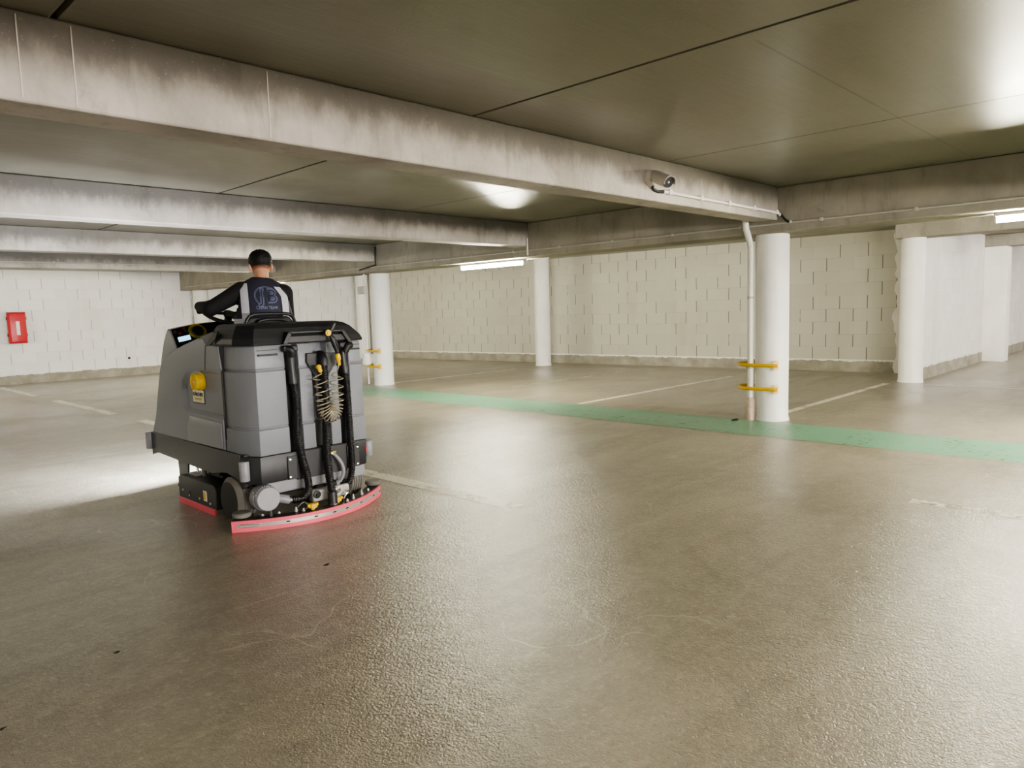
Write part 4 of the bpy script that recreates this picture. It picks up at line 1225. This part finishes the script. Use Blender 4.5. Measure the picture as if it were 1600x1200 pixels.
# printed emblem: ring, letters and a line of small lettering
def on_back(bm, x0, z0, off, name, mat):
    for v in bm.verts:
        z = z0 + v.co.y; x = x0 + v.co.x
        p = vest_back(x, z, off); zt = .16*(x-.08)*max(0, min(1, (z-1.40)/.22))
        v.co = p
    return finish(name, bm, mat, vest)
def flat_ring(r0, r1, a0, a1, n=40, sy=1.0):
    bm = bmesh.new(); A = []; B = []
    for k in range(n+1):
        a = a0+(a1-a0)*k/n
        A.append(bm.verts.new((math.cos(a)*r0, math.sin(a)*r0*sy, 0))); B.append(bm.verts.new((math.cos(a)*r1, math.sin(a)*r1*sy, 0)))
    for k in range(n): bm.faces.new((A[k], A[k+1], B[k+1], B[k]))
    return bm
EX, EZ = .112, 1.560
def outline_text(txt, size, x0, z0, off, grow, mat, kx=1.0):
    bm = text_bm(txt, size, 0, grow, 4)
    for v in bm.verts: v.co.x *= kx
    bmesh.ops.triangulate(bm, faces=bm.faces[:])
    return on_back(bm, x0, z0, off, 'lettering', mat)
on_back(flat_ring(.080, .0835, PI*.30, PI*1.30, sy=.92), EX, EZ, .0105, 'emblem', M['print_blue'])
on_back(flat_ring(.073, .0755, PI*.36, PI*1.22, sy=.92), EX, EZ, .0105, 'emblem', M['print_blue'])
for ch, dx in (('J', -.030), ('B', .038)):
    for q, (gr, mt) in enumerate(((.0105, 'print_blue'), (.0070, 'vest'), (.0035, 'print_blue'), (-.0005, 'vest'))):
        outline_text(ch, .142, EX+dx, EZ, .0100+q*.0008, gr, M[mt], .80)
outline_text('CLEAN TEAM', .034, EX-.002, EZ-.088, .0108, 0.0006, M['print_blue'], .72)

# ================================================================== lights
def area(name, loc, rot, sx, sy, power, col):
    L = bpy.data.lights.new(name, 'AREA'); L.shape = 'RECTANGLE'; L.size = sx; L.size_y = sy; L.energy = power; L.color = col
    o = bpy.data.objects.new(name, L); C.objects.link(o); o.location = loc; o.rotation_euler = rot
    return o
# daylight coming through the entrance opening behind the camera
area('entrance_daylight', (4.2, -13.9, 1.45), (math.radians(90), 0, 0), 10.4, 1.0, 2300, (1.0, .95, .92))
# added soft fill in front of the solid left wall, no opening there
area('left_fill_light', (-7.9, 4.0, 1.25), (math.radians(90), 0, math.radians(-90)), 22, 1.9, 160, (1.0, .96, .88))
# the scrubber's working headlights
for sx in (-.26, .26):
    L = bpy.data.lights.new('headlight_beam', 'AREA'); L.shape = 'DISK'; L.size = .1; L.energy = 120; L.color = (.86, .91, 1.0); L.spread = math.radians(165)
    o = bpy.data.objects.new('headlight_beam', L); C.objects.link(o); o.parent = S
    o.location = (sx, 1.80, .63); o.rotation_euler = (math.radians(87), 0, math.radians(14 if sx < 0 else 0))

w = bpy.data.worlds.new('World'); scn.world = w; w.use_nodes = True
wt = w.node_tree; bg = wt.nodes.get('Background')
sky = wt.nodes.new('ShaderNodeTexSky')
try: sky.sky_type = 'PREETHAM'
except Exception: pass
wt.links.new(sky.outputs[0], bg.inputs[0]); bg.inputs[1].default_value = .3

# ================================================================== camera
cam = bpy.data.cameras.new('Camera'); co = bpy.data.objects.new('Camera', cam); C.objects.link(co)
cam.sensor_width = 36; cam.lens = 36*1130.4/1600; cam.clip_end = 200; cam.clip_start = .05
r_, u_, b_ = (0.693755, -0.7196, -0.02968), (0.093727, 0.049348, 0.994374), (-0.714087, -0.692633, 0.101681)
co.matrix_world = Matrix(((r_[0], u_[0], b_[0], 0), (r_[1], u_[1], b_[1], 0), (r_[2], u_[2], b_[2], 1.4), (0, 0, 0, 1)))
scn.camera = co
scn.view_settings.view_transform = 'AgX'
scn.view_settings.exposure = .38
scn.view_settings.look = 'AgX - Medium High Contrast'
